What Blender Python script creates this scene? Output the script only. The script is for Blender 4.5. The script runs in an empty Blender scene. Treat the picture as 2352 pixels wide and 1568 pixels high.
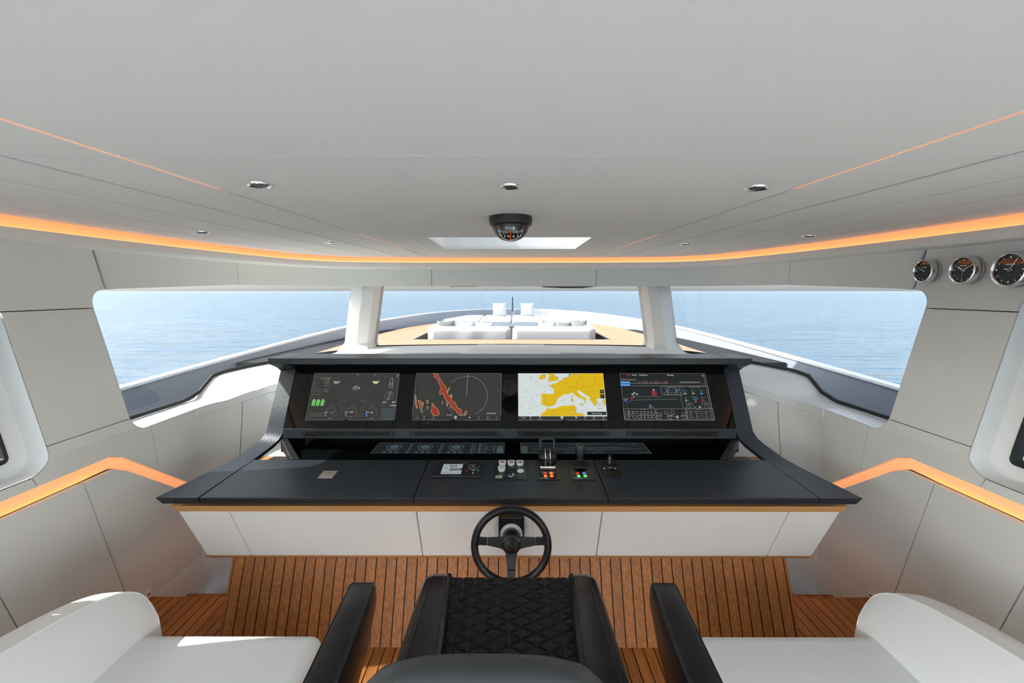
import bpy, bmesh, math, random
from mathutils import Vector, Matrix, Euler
random.seed(7)
S = bpy.context.scene
COL = S.collection
R = math.radians

# ------------------------------------------------------------------ camera
cam_d = bpy.data.cameras.new('camera'); cam = bpy.data.objects.new('camera', cam_d); COL.objects.link(cam)
cam_d.sensor_width = 36; cam_d.lens = 1045 / 2352 * 36; cam_d.clip_start = .02; cam_d.clip_end = 40000
cam.location = (0.02, 0, 1.75); cam.rotation_euler = (R(90 - 6.34), 0, R(.11))
S.camera = cam
# ------------------------------------------------------------------ world, sun, exposure
w = bpy.data.worlds.new('sky'); S.world = w; w.use_nodes = True
nt = w.node_tree; nt.nodes.clear()
sky = nt.nodes.new('ShaderNodeTexSky'); sky.sky_type = 'NISHITA'; sky.sun_disc = False
SUN = Vector((-1, -.13, .87)).normalized()
sky.sun_elevation = math.asin(SUN.z); sky.sun_rotation = math.atan2(SUN.x, SUN.y); sky.air_density = 1.0; sky.dust_density = 2.2; sky.ozone_density = 1.5
hsv = nt.nodes.new('ShaderNodeHueSaturation'); hsv.inputs['Saturation'].default_value = .36
bg = nt.nodes.new('ShaderNodeBackground'); bg.inputs[1].default_value = .42
wo = nt.nodes.new('ShaderNodeOutputWorld')
nt.links.new(sky.outputs[0], hsv.inputs['Color']); nt.links.new(hsv.outputs[0], bg.inputs[0]); nt.links.new(bg.outputs[0], wo.inputs[0])
sd = bpy.data.lights.new('sun', 'SUN'); sd.energy = 8; sd.angle = R(.55); sd.color = (1, .965, .92)
so = bpy.data.objects.new('sun', sd); COL.objects.link(so); so.rotation_euler = SUN.to_track_quat('Z', 'Y').to_euler()
S.view_settings.view_transform = 'Standard'; S.view_settings.look = 'None'
S.view_settings.exposure = 1.70; S.view_settings.gamma = 1; S.view_settings.use_curve_mapping = False
S.cycles.use_denoising = True; S.cycles.max_bounces = 9; S.cycles.diffuse_bounces = 6; S.cycles.glossy_bounces = 3; S.cycles.use_adaptive_sampling = True; S.cycles.adaptive_threshold = .03
S.cycles.transparent_max_bounces = 12; S.cycles.sample_clamp_indirect = 6; S.cycles.caustics_reflective = False; S.cycles.caustics_refractive = False

# ------------------------------------------------------------------ materials
MATS = {}
def mat(name, col=(.8, .8, .8), rough=.5, metal=0, spec=.5, emit=None, es=1, bump=None, bs=.1, var=0, coat=0, tex=None, rnd=0):
    """principled material; bump=(scale) noise relief; var = colour variation by noise; rnd = per-object brightness variation"""
    if name in MATS: return MATS[name]
    m = bpy.data.materials.new(name); m.use_nodes = True; n = m.node_tree.nodes; L = m.node_tree.links
    p = n['Principled BSDF']; p.inputs['Base Color'].default_value = (*col, 1); p.inputs['Roughness'].default_value = rough
    p.inputs['Metallic'].default_value = metal; p.inputs['Specular IOR Level'].default_value = spec
    if coat: p.inputs['Coat Weight'].default_value = coat; p.inputs['Coat Roughness'].default_value = .05
    if emit: p.inputs['Emission Color'].default_value = (*emit, 1); p.inputs['Emission Strength'].default_value = es
    tc = n.new('ShaderNodeTexCoord')
    if bump:
        no = n.new('ShaderNodeTexNoise'); no.inputs['Scale'].default_value = bump; no.inputs['Detail'].default_value = 3
        L.new(tc.outputs['Object'], no.inputs['Vector'])
        b = n.new('ShaderNodeBump'); b.inputs['Strength'].default_value = bs; b.inputs['Distance'].default_value = .002
        L.new(no.outputs[0], b.inputs['Height']); L.new(b.outputs[0], p.inputs['Normal'])
    if var or rnd:
        no2 = n.new('ShaderNodeTexNoise'); no2.inputs['Scale'].default_value = 3; no2.inputs['Detail'].default_value = 5
        L.new(tc.outputs['Object'], no2.inputs['Vector'])
        mx = n.new('ShaderNodeMixRGB'); mx.blend_type = 'MULTIPLY'; mx.inputs[0].default_value = 1
        mx.inputs[1].default_value = (*col, 1)
        mr = n.new('ShaderNodeMapRange'); mr.inputs[3].default_value = 1 - var; mr.inputs[4].default_value = 1 + var
        L.new(no2.outputs[0], mr.inputs[0])
        last = mr.outputs[0]
        if rnd:
            oi = n.new('ShaderNodeObjectInfo'); m2 = n.new('ShaderNodeMapRange'); m2.inputs[3].default_value = 1 - rnd; m2.inputs[4].default_value = 1 + rnd
            L.new(oi.outputs['Random'], m2.inputs[0]); mm = n.new('ShaderNodeMath'); mm.operation = 'MULTIPLY'
            L.new(last, mm.inputs[0]); L.new(m2.outputs[0], mm.inputs[1]); last = mm.outputs[0]
        L.new(last, mx.inputs[2]); L.new(mx.outputs[0], p.inputs['Base Color'])
    MATS[name] = m; return m
def teak_mat(name, c1, c2, rnd=.12, rough=.55, sc=(60, 2.2, 60)):
    m = bpy.data.materials.new(name); m.use_nodes = True; n = m.node_tree.nodes; L = m.node_tree.links; p = n['Principled BSDF']
    tc = n.new('ShaderNodeTexCoord'); mp = n.new('ShaderNodeMapping'); mp.inputs['Scale'].default_value = sc
    oi = n.new('ShaderNodeObjectInfo'); L.new(tc.outputs['Object'], mp.inputs['Vector'])
    cx = n.new('ShaderNodeCombineXYZ'); ml = n.new('ShaderNodeMath'); ml.operation = 'MULTIPLY'; ml.inputs[1].default_value = 30
    L.new(oi.outputs['Random'], ml.inputs[0]); L.new(ml.outputs[0], cx.inputs[0]); L.new(ml.outputs[0], cx.inputs[1]); L.new(cx.outputs[0], mp.inputs['Location'])
    no = n.new('ShaderNodeTexNoise'); no.inputs['Scale'].default_value = 1.6; no.inputs['Detail'].default_value = 6; no.inputs['Distortion'].default_value = .4
    L.new(mp.outputs[0], no.inputs['Vector'])
    cr = n.new('ShaderNodeValToRGB'); cr.color_ramp.elements[0].position = .3; cr.color_ramp.elements[1].position = .72
    cr.color_ramp.elements[0].color = (*c1, 1); cr.color_ramp.elements[1].color = (*c2, 1); L.new(no.outputs[0], cr.inputs[0])
    m2 = n.new('ShaderNodeMapRange'); m2.inputs[3].default_value = 1 - rnd; m2.inputs[4].default_value = 1 + rnd; L.new(oi.outputs['Random'], m2.inputs[0])
    mx = n.new('ShaderNodeMixRGB'); mx.blend_type = 'MULTIPLY'; mx.inputs[0].default_value = 1
    L.new(cr.outputs[0], mx.inputs[1]); L.new(m2.outputs[0], mx.inputs[2]); L.new(mx.outputs[0], p.inputs['Base Color'])
    b = n.new('ShaderNodeBump'); b.inputs['Strength'].default_value = .15; b.inputs['Distance'].default_value = .001; L.new(no.outputs[0], b.inputs['Height']); L.new(b.outputs[0], p.inputs['Normal'])
    p.inputs['Roughness'].default_value = rough; MATS[name] = m; return m
def glass_mat(name, tint=(.97, .99, 1), refl=1.0):
    m = bpy.data.materials.new(name); m.use_nodes = True; n = m.node_tree.nodes; L = m.node_tree.links; n.clear()
    t = n.new('ShaderNodeBsdfTransparent'); t.inputs[0].default_value = (*tint, 1)
    g = n.new('ShaderNodeBsdfGlossy'); g.inputs['Roughness'].default_value = 0; f = n.new('ShaderNodeFresnel'); f.inputs[0].default_value = 1.28
    ge = n.new('ShaderNodeNewGeometry'); mi = n.new('ShaderNodeMapRange'); mi.inputs[3].default_value = 1.28; mi.inputs[4].default_value = 1 / 1.28   # same reflectance from either side
    L.new(ge.outputs['Backfacing'], mi.inputs[0]); L.new(mi.outputs[0], f.inputs[0])
    mu = n.new('ShaderNodeMath'); mu.operation = 'MULTIPLY'; mu.inputs[1].default_value = refl; L.new(f.outputs[0], mu.inputs[0])
    mx = n.new('ShaderNodeMixShader'); o = n.new('ShaderNodeOutputMaterial')
    L.new(mu.outputs[0], mx.inputs[0]); L.new(t.outputs[0], mx.inputs[1]); L.new(g.outputs[0], mx.inputs[2]); L.new(mx.outputs[0], o.inputs[0])
    MATS[name] = m; return m
M_WALL = mat('wall_fabric', (.78, .785, .74), .85, spec=.2, bump=420, bs=.25)
M_CEIL = mat('ceiling_fabric', (.745, .75, .725), .8, spec=.25, bump=420, bs=.2)
M_GAP = mat('seam_shadow', (.05, .05, .045), .9)
M_WHITE = mat('white_lacquer', (.82, .82, .80), .35, spec=.4)
M_DASH = mat('white_vinyl', (.80, .80, .77), .6, spec=.3, bump=300, bs=.15)
M_SEATW = mat('white_leather', (.80, .805, .78), .5, spec=.35, bump=160, bs=.2)
M_DESK = mat('black_leather', (.019, .025, .031), .42, spec=.55, bump=80, bs=.4)
M_BLKP = mat('black_plastic', (.012, .013, .014), .45)
M_BLKS = mat('satin_black', (.008, .009, .01), .28)
M_BLKL = mat('smooth_black_leather', (.006, .007, .009), .29, spec=.36, bump=140, bs=.25)
M_GREYL = mat('charcoal_leather', (.045, .048, .05), .5, spec=.4, bump=140, bs=.2)
M_GLASSB = mat('black_glass', (.004, .005, .005), .02, spec=.5)
M_CHROME = mat('chrome', (.75, .75, .75), .12, metal=1)
M_STEEL = mat('brushed_steel', (.55, .55, .55), .3, metal=1)
M_RUB = mat('black_gasket', (.01, .011, .012), .6)
M_TEAK = teak_mat('teak', (.26, .084, .016), (.46, .175, .040))
M_TEAKV = teak_mat('upright_teak', (.26, .084, .016), (.46, .175, .040), sc=(60, 60, 2.2))
M_TEAKX = teak_mat('deck_teak_across', (.46, .26, .14), (.57, .35, .205), .08, sc=(2.2, 60, 60))
M_TEAKD = teak_mat('deck_teak', (.46, .26, .14), (.57, .35, .205), .08)
M_OAK = teak_mat('oak_trim', (.50, .24, .08), (.60, .31, .12), .04, sc=(2.2, 60, 60))
M_CAULK = mat('caulk', (.012, .011, .01), .7)
M_GLASS = glass_mat('tinted_window_glass', (.503, .515, .522))     # a pane has two faces, so it passes about the square of this
M_GLASSC = glass_mat('clear_glass', (.98, .985, .985))
M_GLOW = mat('recess_glow_amber', (.9, .5, .25), .5, emit=(1.0, .37, .15), es=.225)  # lit recess walls: their amber glow is put into the emission
M_LEDB = mat('led_amber_bright', (.9, .5, .2), .5, emit=(1.0, .36, .09), es=.36)
M_BULW = mat('grey_gelcoat', (.33, .355, .40), .3, spec=.5, coat=.3)
M_CAPW = mat('white_gelcoat', (.85, .86, .86), .25)
M_CUSH = mat('outdoor_white_fabric', (.60, .61, .61), .85, bump=30, bs=.3)
M_CUSHG = mat('outdoor_grey_fabric', (.22, .23, .21), .9, bump=60, bs=.3)
M_TABLE = mat('slate_table', (.10, .13, .17), .35)
M_BADGE = mat('badge_metal', (.72, .62, .52), .35, metal=.6)

# ------------------------------------------------------------------ helpers
def tag(o, label=None, cat=None, group=None, kind=None):
    if label: o['label'] = label
    if cat: o['category'] = cat
    if group: o['group'] = group
    if kind: o['kind'] = kind
    return o
def empty(name, loc=(0, 0, 0), parent=None, rz=0):
    o = bpy.data.objects.new(name, None); COL.objects.link(o); o.location = loc; o.rotation_euler = (0, 0, rz); o.empty_display_size = .05
    if parent: o.parent = parent
    return o
class MB:
    def __init__(s): s.v = []; s.f = []
    def add(s, vs, fs):
        b = len(s.v); s.v += [tuple(v) for v in vs]; s.f += [tuple(i + b for i in f) for f in fs]; return s
    def box(s, x0, x1, y0, y1, z0, z1):
        return s.add([(x0, y0, z0), (x1, y0, z0), (x1, y1, z0), (x0, y1, z0), (x0, y0, z1), (x1, y0, z1), (x1, y1, z1), (x0, y1, z1)],
                     [(0, 3, 2, 1), (4, 5, 6, 7), (0, 1, 5, 4), (1, 2, 6, 5), (2, 3, 7, 6), (3, 0, 4, 7)])
    def hexa(s, a, b):   # bottom quad, top quad
        return s.add(list(a) + list(b), [(0, 3, 2, 1), (4, 5, 6, 7), (0, 1, 5, 4), (1, 2, 6, 5), (2, 3, 7, 6), (3, 0, 4, 7)])
    def prism(s, poly, vec):
        n = len(poly); vec = Vector(vec); p = [Vector(q) for q in poly]
        return s.add(p + [q + vec for q in p], [tuple(range(n))[::-1], tuple(range(n, 2 * n))] + [(i, (i + 1) % n, n + (i + 1) % n, n + i) for i in range(n)])
    def loft(s, rings, closed=True, caps=True, loop=False):
        n = len(rings[0]); m = len(rings); vs = [v for r in rings for v in r]; fs = []
        for i in range(m if loop else m - 1):
            j = (i + 1) % m
            for k in range(n if closed else n - 1):
                fs.append((i * n + k, i * n + (k + 1) % n, j * n + (k + 1) % n, j * n + k))
        if caps and closed and not loop: fs += [tuple(range(n))[::-1], tuple((m - 1) * n + k for k in range(n))]
        return s.add(vs, fs)
    def tube(s, path, r, n=8, loop=False):
        P = [Vector(p) for p in path]; rings = []
        for i, p in enumerate(P):
            a = P[i - 1] if (i or loop) else p; b = P[(i + 1) % len(P)] if (i < len(P) - 1 or loop) else p
            t = (b - a).normalized(); u = t.cross(Vector((0, 0, 1)));
            if u.length < 1e-3: u = t.cross(Vector((0, 1, 0)))
            u.normalize(); q = t.cross(u); rr = r[i] if isinstance(r, (list, tuple)) else r
            rings.append([p + u * rr * math.cos(2 * math.pi * k / n) + q * rr * math.sin(2 * math.pi * k / n) for k in range(n)])
        return s.loft(rings, True, True, loop)
    def lathe(s, prof, M=None, n=32, caps=True):   # prof (r,z)
        M = M or Matrix()
        return s.loft([[M @ Vector((r * math.cos(2 * math.pi * k / n), r * math.sin(2 * math.pi * k / n), z)) for k in range(n)] for r, z in prof], True, caps)
    def build(s, name, m, parent=None, smooth=0, bevel=0, seg=2, kind=None, fix=True):
        me = bpy.data.meshes.new(name)
        bm = bmesh.new(); vs = [bm.verts.new(v) for v in s.v]
        for f in s.f:
            try: bm.faces.new([vs[i] for i in f])
            except ValueError: pass
        bmesh.ops.remove_doubles(bm, verts=bm.verts, dist=1e-6)
        if fix: bmesh.ops.recalc_face_normals(bm, faces=bm.faces)
        if bevel:
            es = [e for e in bm.edges if len(e.link_faces) == 2 and e.calc_face_angle(0) > .45]
            bmesh.ops.bevel(bm, geom=es, offset=bevel, segments=seg, profile=.5, affect='EDGES', clamp_overlap=True)
        bm.to_mesh(me); bm.free()
        me.materials.append(m)
        if smooth:
            for p in me.polygons: p.use_smooth = True
            if smooth != 2:
                try: me.set_sharp_from_angle(angle=R(40))
                except Exception: pass
        o = bpy.data.objects.new(name, me); COL.objects.link(o)
        if parent:
            o.parent = parent
            o.matrix_parent_inverse = parent_world(parent).inverted()
        if kind: o['kind'] = kind
        return o
def parent_world(o):
    m = Matrix.LocRotScale(o.location, o.rotation_euler, o.scale)
    return parent_world(o.parent) @ o.matrix_parent_inverse @ m if o.parent else m
def box(name, x0, x1, y0, y1, z0, z1, m, parent=None, bevel=0, **k): return MB().box(x0, x1, y0, y1, z0, z1).build(name, m, parent, bevel=bevel, **k)
def arc(cx, cy, r, a0, a1, n=7):
    return [(cx + r * math.cos(R(a0 + (a1 - a0) * i / (n - 1))), cy + r * math.sin(R(a0 + (a1 - a0) * i / (n - 1)))) for i in range(n)]
def area2(p): return sum(p[i - 1][0] * p[i][1] - p[i][0] * p[i - 1][1] for i in range(len(p))) / 2
def inset(poly, d):
    q = []
    for p in poly:
        if not q or (abs(p[0] - q[-1][0]) + abs(p[1] - q[-1][1])) > 1e-5: q.append(p)
    if abs(q[0][0] - q[-1][0]) + abs(q[0][1] - q[-1][1]) < 1e-5: q.pop()
    if area2(q) < 0: q = q[::-1]
    out = []; n = len(q)
    for i in range(n):
        a, b, c = Vector(q[i - 1]), Vector(q[i]), Vector(q[(i + 1) % n])
        d1 = (b - a).normalized(); d2 = (c - b).normalized(); n1 = Vector((-d1.y, d1.x)); n2 = Vector((-d2.y, d2.x))
        k = (n1 + n2); k = k / max(.35, k.length_squared / 2) if k.length > .1 else n1
        out.append(tuple(b + k * d))
    return out
def clip(poly, convex):
    """Sutherland-Hodgman of poly against a convex ccw region"""
    if area2(convex) < 0: convex = convex[::-1]
    out = poly
    for i in range(len(convex)):
        a, b = convex[i - 1], convex[i]; inp = out; out = []
        sd = lambda p: (b[0] - a[0]) * (p[1] - a[1]) - (b[1] - a[1]) * (p[0] - a[0])
        for j in range(len(inp)):
            p, q = inp[j - 1], inp[j]; sp, sq = sd(p), sd(q)
            if (sp >= 0) != (sq >= 0):
                t = sp / (sp - sq); out.append((p[0] + (q[0] - p[0]) * t, p[1] + (q[1] - p[1]) * t))
            if sq >= 0: out.append(q)
        if not out: return []
    return out
def skin(mb, poly, fmap, thick, cu=(), cv=(), holes=None):
    """a flat polygon (u,v) cut at cu / cv, laid on the surface fmap(u,v,depth) and given thickness"""
    bm = bmesh.new(); vs = [bm.verts.new((p[0], p[1], 0)) for p in poly]
    bm.faces.new(vs)
    for c in cu: bmesh.ops.bisect_plane(bm, geom=bm.verts[:] + bm.edges[:] + bm.faces[:], plane_co=(c, 0, 0), plane_no=(1, 0, 0))
    for c in cv: bmesh.ops.bisect_plane(bm, geom=bm.verts[:] + bm.edges[:] + bm.faces[:], plane_co=(0, c, 0), plane_no=(0, 1, 0))
    bmesh.ops.triangulate(bm, faces=[f for f in bm.faces if len(f.verts) > 4])
    bm.verts.index_update()
    pts = [v.co.copy() for v in bm.verts]; n = len(pts)
    V = [fmap(p.x, p.y, 0) for p in pts] + [fmap(p.x, p.y, thick) for p in pts]; Fs = []
    for f in bm.faces:
        ix = [v.index for v in f.verts]; Fs.append(tuple(ix)); Fs.append(tuple(i + n for i in reversed(ix)))
    for e in bm.edges:
        if len(e.link_faces) == 1:
            a, b = e.verts[0].index, e.verts[1].index; Fs.append((a, b, b + n, a + n))
    bm.free(); mb.add(V, Fs); return mb
def smooth_poly(pts, n=6):
    """Catmull-Rom through plan points"""
    out = []; P = [Vector(p) for p in pts]
    for i in range(len(P) - 1):
        a = P[max(0, i - 1)]; b = P[i]; c = P[i + 1]; d = P[min(len(P) - 1, i + 2)]
        for k in range(n):
            t = k / n; out.append(.5 * ((2 * b) + (c - a) * t + (2 * a - 5 * b + 4 * c - d) * t * t + (3 * b - a - 3 * c + d) * t ** 3))
    out.append(P[-1]); return [tuple(p) for p in out]
def text_mesh(s, size, align='LEFT', bold=0):
    c = bpy.data.curves.new('t', 'FONT'); c.body = s; c.size = size; c.align_x = align; c.resolution_u = 2; c.offset = bold
    o = bpy.data.objects.new('t', c); COL.objects.link(o)
    dg = bpy.context.evaluated_depsgraph_get(); dg.update()
    me = bpy.data.meshes.new_from_object(o.evaluated_get(dg))
    V = [v.co.copy() for v in me.vertices]; F = [tuple(p.vertices) for p in me.polygons]
    bpy.data.objects.remove(o); bpy.data.curves.remove(c); bpy.data.meshes.remove(me)
    return V, F
class Sheet:
    """flat print on a plane: colour -> MB; (u,v) in metres from the lower left corner"""
    def __init__(s, o, ux, uy, lift=.0006): s.o = Vector(o); s.ux = Vector(ux).normalized(); s.uy = Vector(uy).normalized(); s.n = s.ux.cross(s.uy); s.lift = lift; s.mb = {}; s.lv = {}
    def P(s, u, v, k): return s.o + s.ux * u + s.uy * v + s.n * (s.lift * k)
    def g(s, key): return s.mb.setdefault(key, MB())
    def poly(s, key, pts, k=1): s.g(key).add([s.P(u, v, k) for u, v in pts], [tuple(range(len(pts)))]); return s
    def rect(s, key, u0, v0, u1, v1, k=1): return s.poly(key, [(u0, v0), (u1, v0), (u1, v1), (u0, v1)], k)
    def frame(s, key, u0, v0, u1, v1, t=.001, k=1):
        s.rect(key, u0, v0, u1, v0 + t, k); s.rect(key, u0, v1 - t, u1, v1, k); s.rect(key, u0, v0, u0 + t, v1, k); return s.rect(key, u1 - t, v0, u1, v1, k)
    def line(s, key, pts, t=.001, k=1):
        for (a, b), (c, d) in zip(pts, pts[1:]):
            dx, dy = c - a, d - b; l = math.hypot(dx, dy) or 1; nx, ny = -dy / l * t / 2, dx / l * t / 2
            s.poly(key, [(a + nx, b + ny), (a - nx, b - ny), (c - nx, d - ny), (c + nx, d + ny)], k)
        return s
    def ring(s, key, u, v, r, t=.001, a0=0, a1=360, k=1, ry=None):
        n = max(6, int(abs(a1 - a0) / 12)); ry = ry or r
        return s.line(key, [(u + r * math.cos(R(a0 + (a1 - a0) * i / n)), v + ry * math.sin(R(a0 + (a1 - a0) * i / n))) for i in range(n + 1)], t, k)
    def disc(s, key, u, v, r, k=1, n=16, ry=None): return s.poly(key, [(u + r * math.cos(2 * math.pi * i / n), v + (ry or r) * math.sin(2 * math.pi * i / n)) for i in range(n)], k)
    def text(s, key, txt, u, v, size, k=1, align='LEFT', bold=0, slant=0):
        V, F = text_mesh(txt, size, align, bold); s.g(key).add([s.P(u + p.x, v + p.y, k) for p in V], F); return s
    def build(s, names, mats, parent):
        for key, mb in s.mb.items():
            o = mb.build(names.get(key, key), mats[key], parent, fix=False)
            if key in ('lowb', 'faint', 'red', 'r'): o['kind'] = 'stuff'

# ================================================================== plan curves of the wheelhouse (left half, mirrored)
H = 2.05                     # ceiling height
def mirror_curve(p): return p + [(-x, y) for x, y in p[-2::-1]]
C_IN = mirror_curve(smooth_poly([(-2.0, -2.6), (-2.0, 0), (-2.0, 1.7), (-1.945, 2.66), (-1.84, 3.34), (-1.69, 3.8), (-1.42, 4.06), (-.9, 4.15), (0, 4.18)]))
F_IN = mirror_curve(smooth_poly([(-2.08, -2.6), (-2.08, 0), (-2.08, 1.7), (-2.06, 2.66), (-1.98, 3.34), (-1.84, 3.85), (-1.58, 4.2), (-.9, 4.35), (0, 4.38)]))
G_GL = mirror_curve(smooth_poly([(-2.13, -2.6), (-2.13, 0), (-2.13, 1.8), (-2.12, 2.6), (-2.07, 3.4), (-1.87, 3.98), (-1.62, 4.38), (-1.0, 4.55), (0, 4.62)]))
def off(curve, d):
    out = []
    for i, p in enumerate(curve):
        a = Vector(curve[max(0, i - 1)]); b = Vector(curve[min(len(curve) - 1, i + 1)]); t = (b - a).normalized()
        out.append((p[0] - t.y * d, p[1] + t.x * d))
    return out
WXP = [(3, 2.08), (1.75, 2.08), (1.05, 1.93), (.87, 1.95), (0, 2.08), (-2, 2.08)]
def wx(z):
    for (a, b), (c, d) in zip(WXP, WXP[1:]):
        if z >= c: return b + (d - b) * (a - z) / (a - c)
    return 2.08

# ------------------------------------------------------------------ floor
PW = .0529
fl = box('floor', -2.2, 2.2, -2.7, 2.44, -.12, -.012, M_CAULK, kind='structure')
fl['label'] = 'teak planked floor with black caulking lines'
k = 0; x = -2.09
while x < 2.09:
    x1 = min(x + PW, 2.09)
    MB().box(x + .003, x1 - .003, .1, 2.44, -.012, 0).build('plank', M_TEAK, fl)
    x += PW
box('added_floor_cover', -2.09, 2.09, -2.65, .095, -.012, .004, mat('added_floor_grey', (.20, .21, .21), .95, bump=200, bs=.4), fl)  # unseen floor cover added aft; its tone sets the bounce onto the ceiling
# stairs down either side of the console
nst = 0
for s in (-1, 1):
    for i, (y0, y1, z) in enumerate([(2.44, 2.72, -.18), (2.72, 3.06, -.36)]):
        st = box('trim_%d' % (1 + nst), min(s * 1.40, s * 2.12), max(s * 1.40, s * 2.12), y0 + .002, y1, z - .12, z - .01, M_CAULK, kind='structure'); nst += 1
        x = 1.415
        while x < 2.08:
            x1 = min(x + PW, 2.085); MB().box(s * (x + .003), s * (x1 - .003), y0 + .004, y1, z - .01, z).build('plank', M_TEAK, st); x += PW
    box('riser', min(s * 1.43, s * 2.09), max(s * 1.43, s * 2.09), 2.438, 2.446, -.18, -.014, M_TEAK, fl)

# ------------------------------------------------------------------ side walls
A = lambda *a: arc(*a)
TOPZ = 1.757
P_U1 = [(-2.6, 1.955), (2.305, 1.955), (2.355, TOPZ)] + A(2.345, 1.672, .085, 90, 175, 7) + [(2.26, 1.665), (1.845, 1.665)] + A(1.755, 1.68, .09, 0, 90, 7) + A(1.43, 1.68, .09, 90, 180, 6) + [(1.34, 1.665), (-.1, 1.665), (-.1, 1.80), (-2.4, 1.80), (-2.4, 1.665), (-2.6, 1.665)]
P_U2 = [(1.845, 1.665), (2.26, 1.665), (2.268, 1.10), (1.85, 1.10)]
P_U2B = [(-.1, 1.665), (1.34, 1.665), (1.34, 1.10), (-.1, 1.10)]
P_U2C = [(-2.6, 1.665), (-2.4, 1.665), (-2.4, 1.10), (-2.6, 1.10)]
P_L1 = [(1.85, 1.10), (2.268, 1.10)] + A(2.353, 1.115, .085, 185, 268, 7) + [(2.385, 1.03), (2.455, .745), (2.21, .917), (2.14, .945), (1.80, .945), (1.775, .992)] + A(1.76, 1.082, .09, -75, 8, 6)
P_L2 = [(2.385, 1.03), (2.80, 1.03), (2.80, .503), (2.455, .745)]
P_L3 = [(1.775, .992), (1.80, .945), (-2.6, .945), (-2.6, 1.10), (-2.4, 1.10), (-2.4, .97), (-.1, .97), (-.1, 1.10), (1.34, 1.10)] + A(1.43, 1.082, .09, 180, 270, 6)
def s1(z): return 1.98 + (.885 - z) * .37
def s2(z): return 1.53 + (.885 - z) * .37
P_P1 = [(-2.6, .885), (s2(.885), .885), (s2(0), 0), (-2.6, 0)]
P_P2 = [(s2(.885), .885), (s1(.885), .885), (s1(0), 0), (s2(0), 0)]
P_P3 = [(s1(.885), .885), (2.14, .885), (2.22, .845), (3.05, .265), (3.05, -.5), (2.44, -.5), (2.44, 0), (s1(0), 0)]
RAIL = [(-2.6, .945), (2.14, .945), (2.21, .917), (3.05, .327), (3.05, .265), (2.22, .845), (2.14, .885), (-2.6, .885)]
CUTZ = [1.75, 1.4, 1.05, .87, .5, 0]
walls = {}
for s, side in ((-1, 'left'), (1, 'right')):
    fm = lambda extra: (lambda u, v, d: (s * (wx(v) + extra + d), u, v))
    mb = MB()
    for P in (P_U1, P_U2, P_U2B, P_U2C, P_L1, P_L2, P_L3): skin(mb, P, fm(.024), .012, (), CUTZ)
    for P in (P_P1, P_P2, P_P3): skin(mb, P, fm(.006), .012, (), CUTZ)
    wl = mb.build('wall_' + side, M_GAP, kind='structure'); walls[s] = wl
    for P in (P_U1, P_U2, P_U2B, P_U2C, P_L1, P_L2, P_L3):
        skin(MB(), inset(P, .0022), fm(0), .022, (), CUTZ).build('panel', M_WALL, wl)
    for P in (P_P1, P_P2, P_P3):
        skin(MB(), inset(P, .0028), fm(-.018), .022, (), CUTZ).build('panel', M_WALL, wl)
    # amber rail recess; its lit wall glows by emission
    rl = skin(MB(), RAIL, fm(.014), .02, (), CUTZ + [.6]).build('rail_glow', M_GLOW, wl); rl['label'] = 'amber glowing recess wall of the rail'
    skin(MB(), [(-2.6, .8935), (1.98, .8935), (2.1, .8915), (1.98, .886), (-2.6, .886)], fm(.004), .008, (), CUTZ).build('led_line', M_LEDB, wl)
    # bulkhead skin outside the lower wall, so no daylight leaks in
    MB().box(s * 2.13, s * 2.16, -2.7, 3.1, -.7, .98).build('hull_side', M_BULW, wl)
# small step-light plates
for s, px in ((-1, 'left'), (1, 'right')):
    a = s * (wx(.05) - .019); y = 2.405
    o = MB().box(min(a, a - s * .006), max(a, a - s * .006), y - .016, y + .016, .015, .06).build('wall_tag', mat('tag_white', (.8, .8, .72), .4), bevel=.001)
    tag(o, 'small white tag on the %s wall just above the floor' % px, 'tag')
    MB().box(min(a - s * .006, a - s * .0075), max(a - s * .006, a - s * .0075), y - .010, y + .010, .034, .040).build('tag_print', M_BLKP, o)

# ------------------------------------------------------------------ windows
WN = [0]
def window(label):
    WN[0] += 1; o = empty('window_%d' % WN[0]); o['kind'] = 'structure'; o['label'] = label; return o
def curve_slice(curve, y0, side):     # part of the glass line from Y=y0 forward to pillar
    pts = [p for p in curve if p[0] * side > 0 or abs(p[0]) < 1e-6]
    return pts
def glass_ribbon(pts, zb, zt, name, m, parent, th=.008):
    o2 = off(pts, -th); rings = []
    for (a, b) in zip(pts, o2):
        rings.append([(a[0], a[1], zb(a)), (b[0], b[1], zb(b)), (b[0], b[1], zt(b)), (a[0], a[1], zt(a))])
    return MB().loft(rings).build(name, m, parent, smooth=1)
GL = [p for p in G_GL[:len(G_GL) // 2 + 1]]
dz = lambda y: 1.145 + .038 * (y - 3.0)
def ztop(x, y):
    t = min(1, max(0, (y - 2.93) / .27)); t = t * t * (3 - 2 * t); k_ = min(1, max(0, (abs(x) - 1.5) / .22))
    return dz(y) * (1 - k_) + k_ * min(dz(y), 1.03 + .125 * t)
def sillz(y): return ztop(2.1, y) + .006
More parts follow.
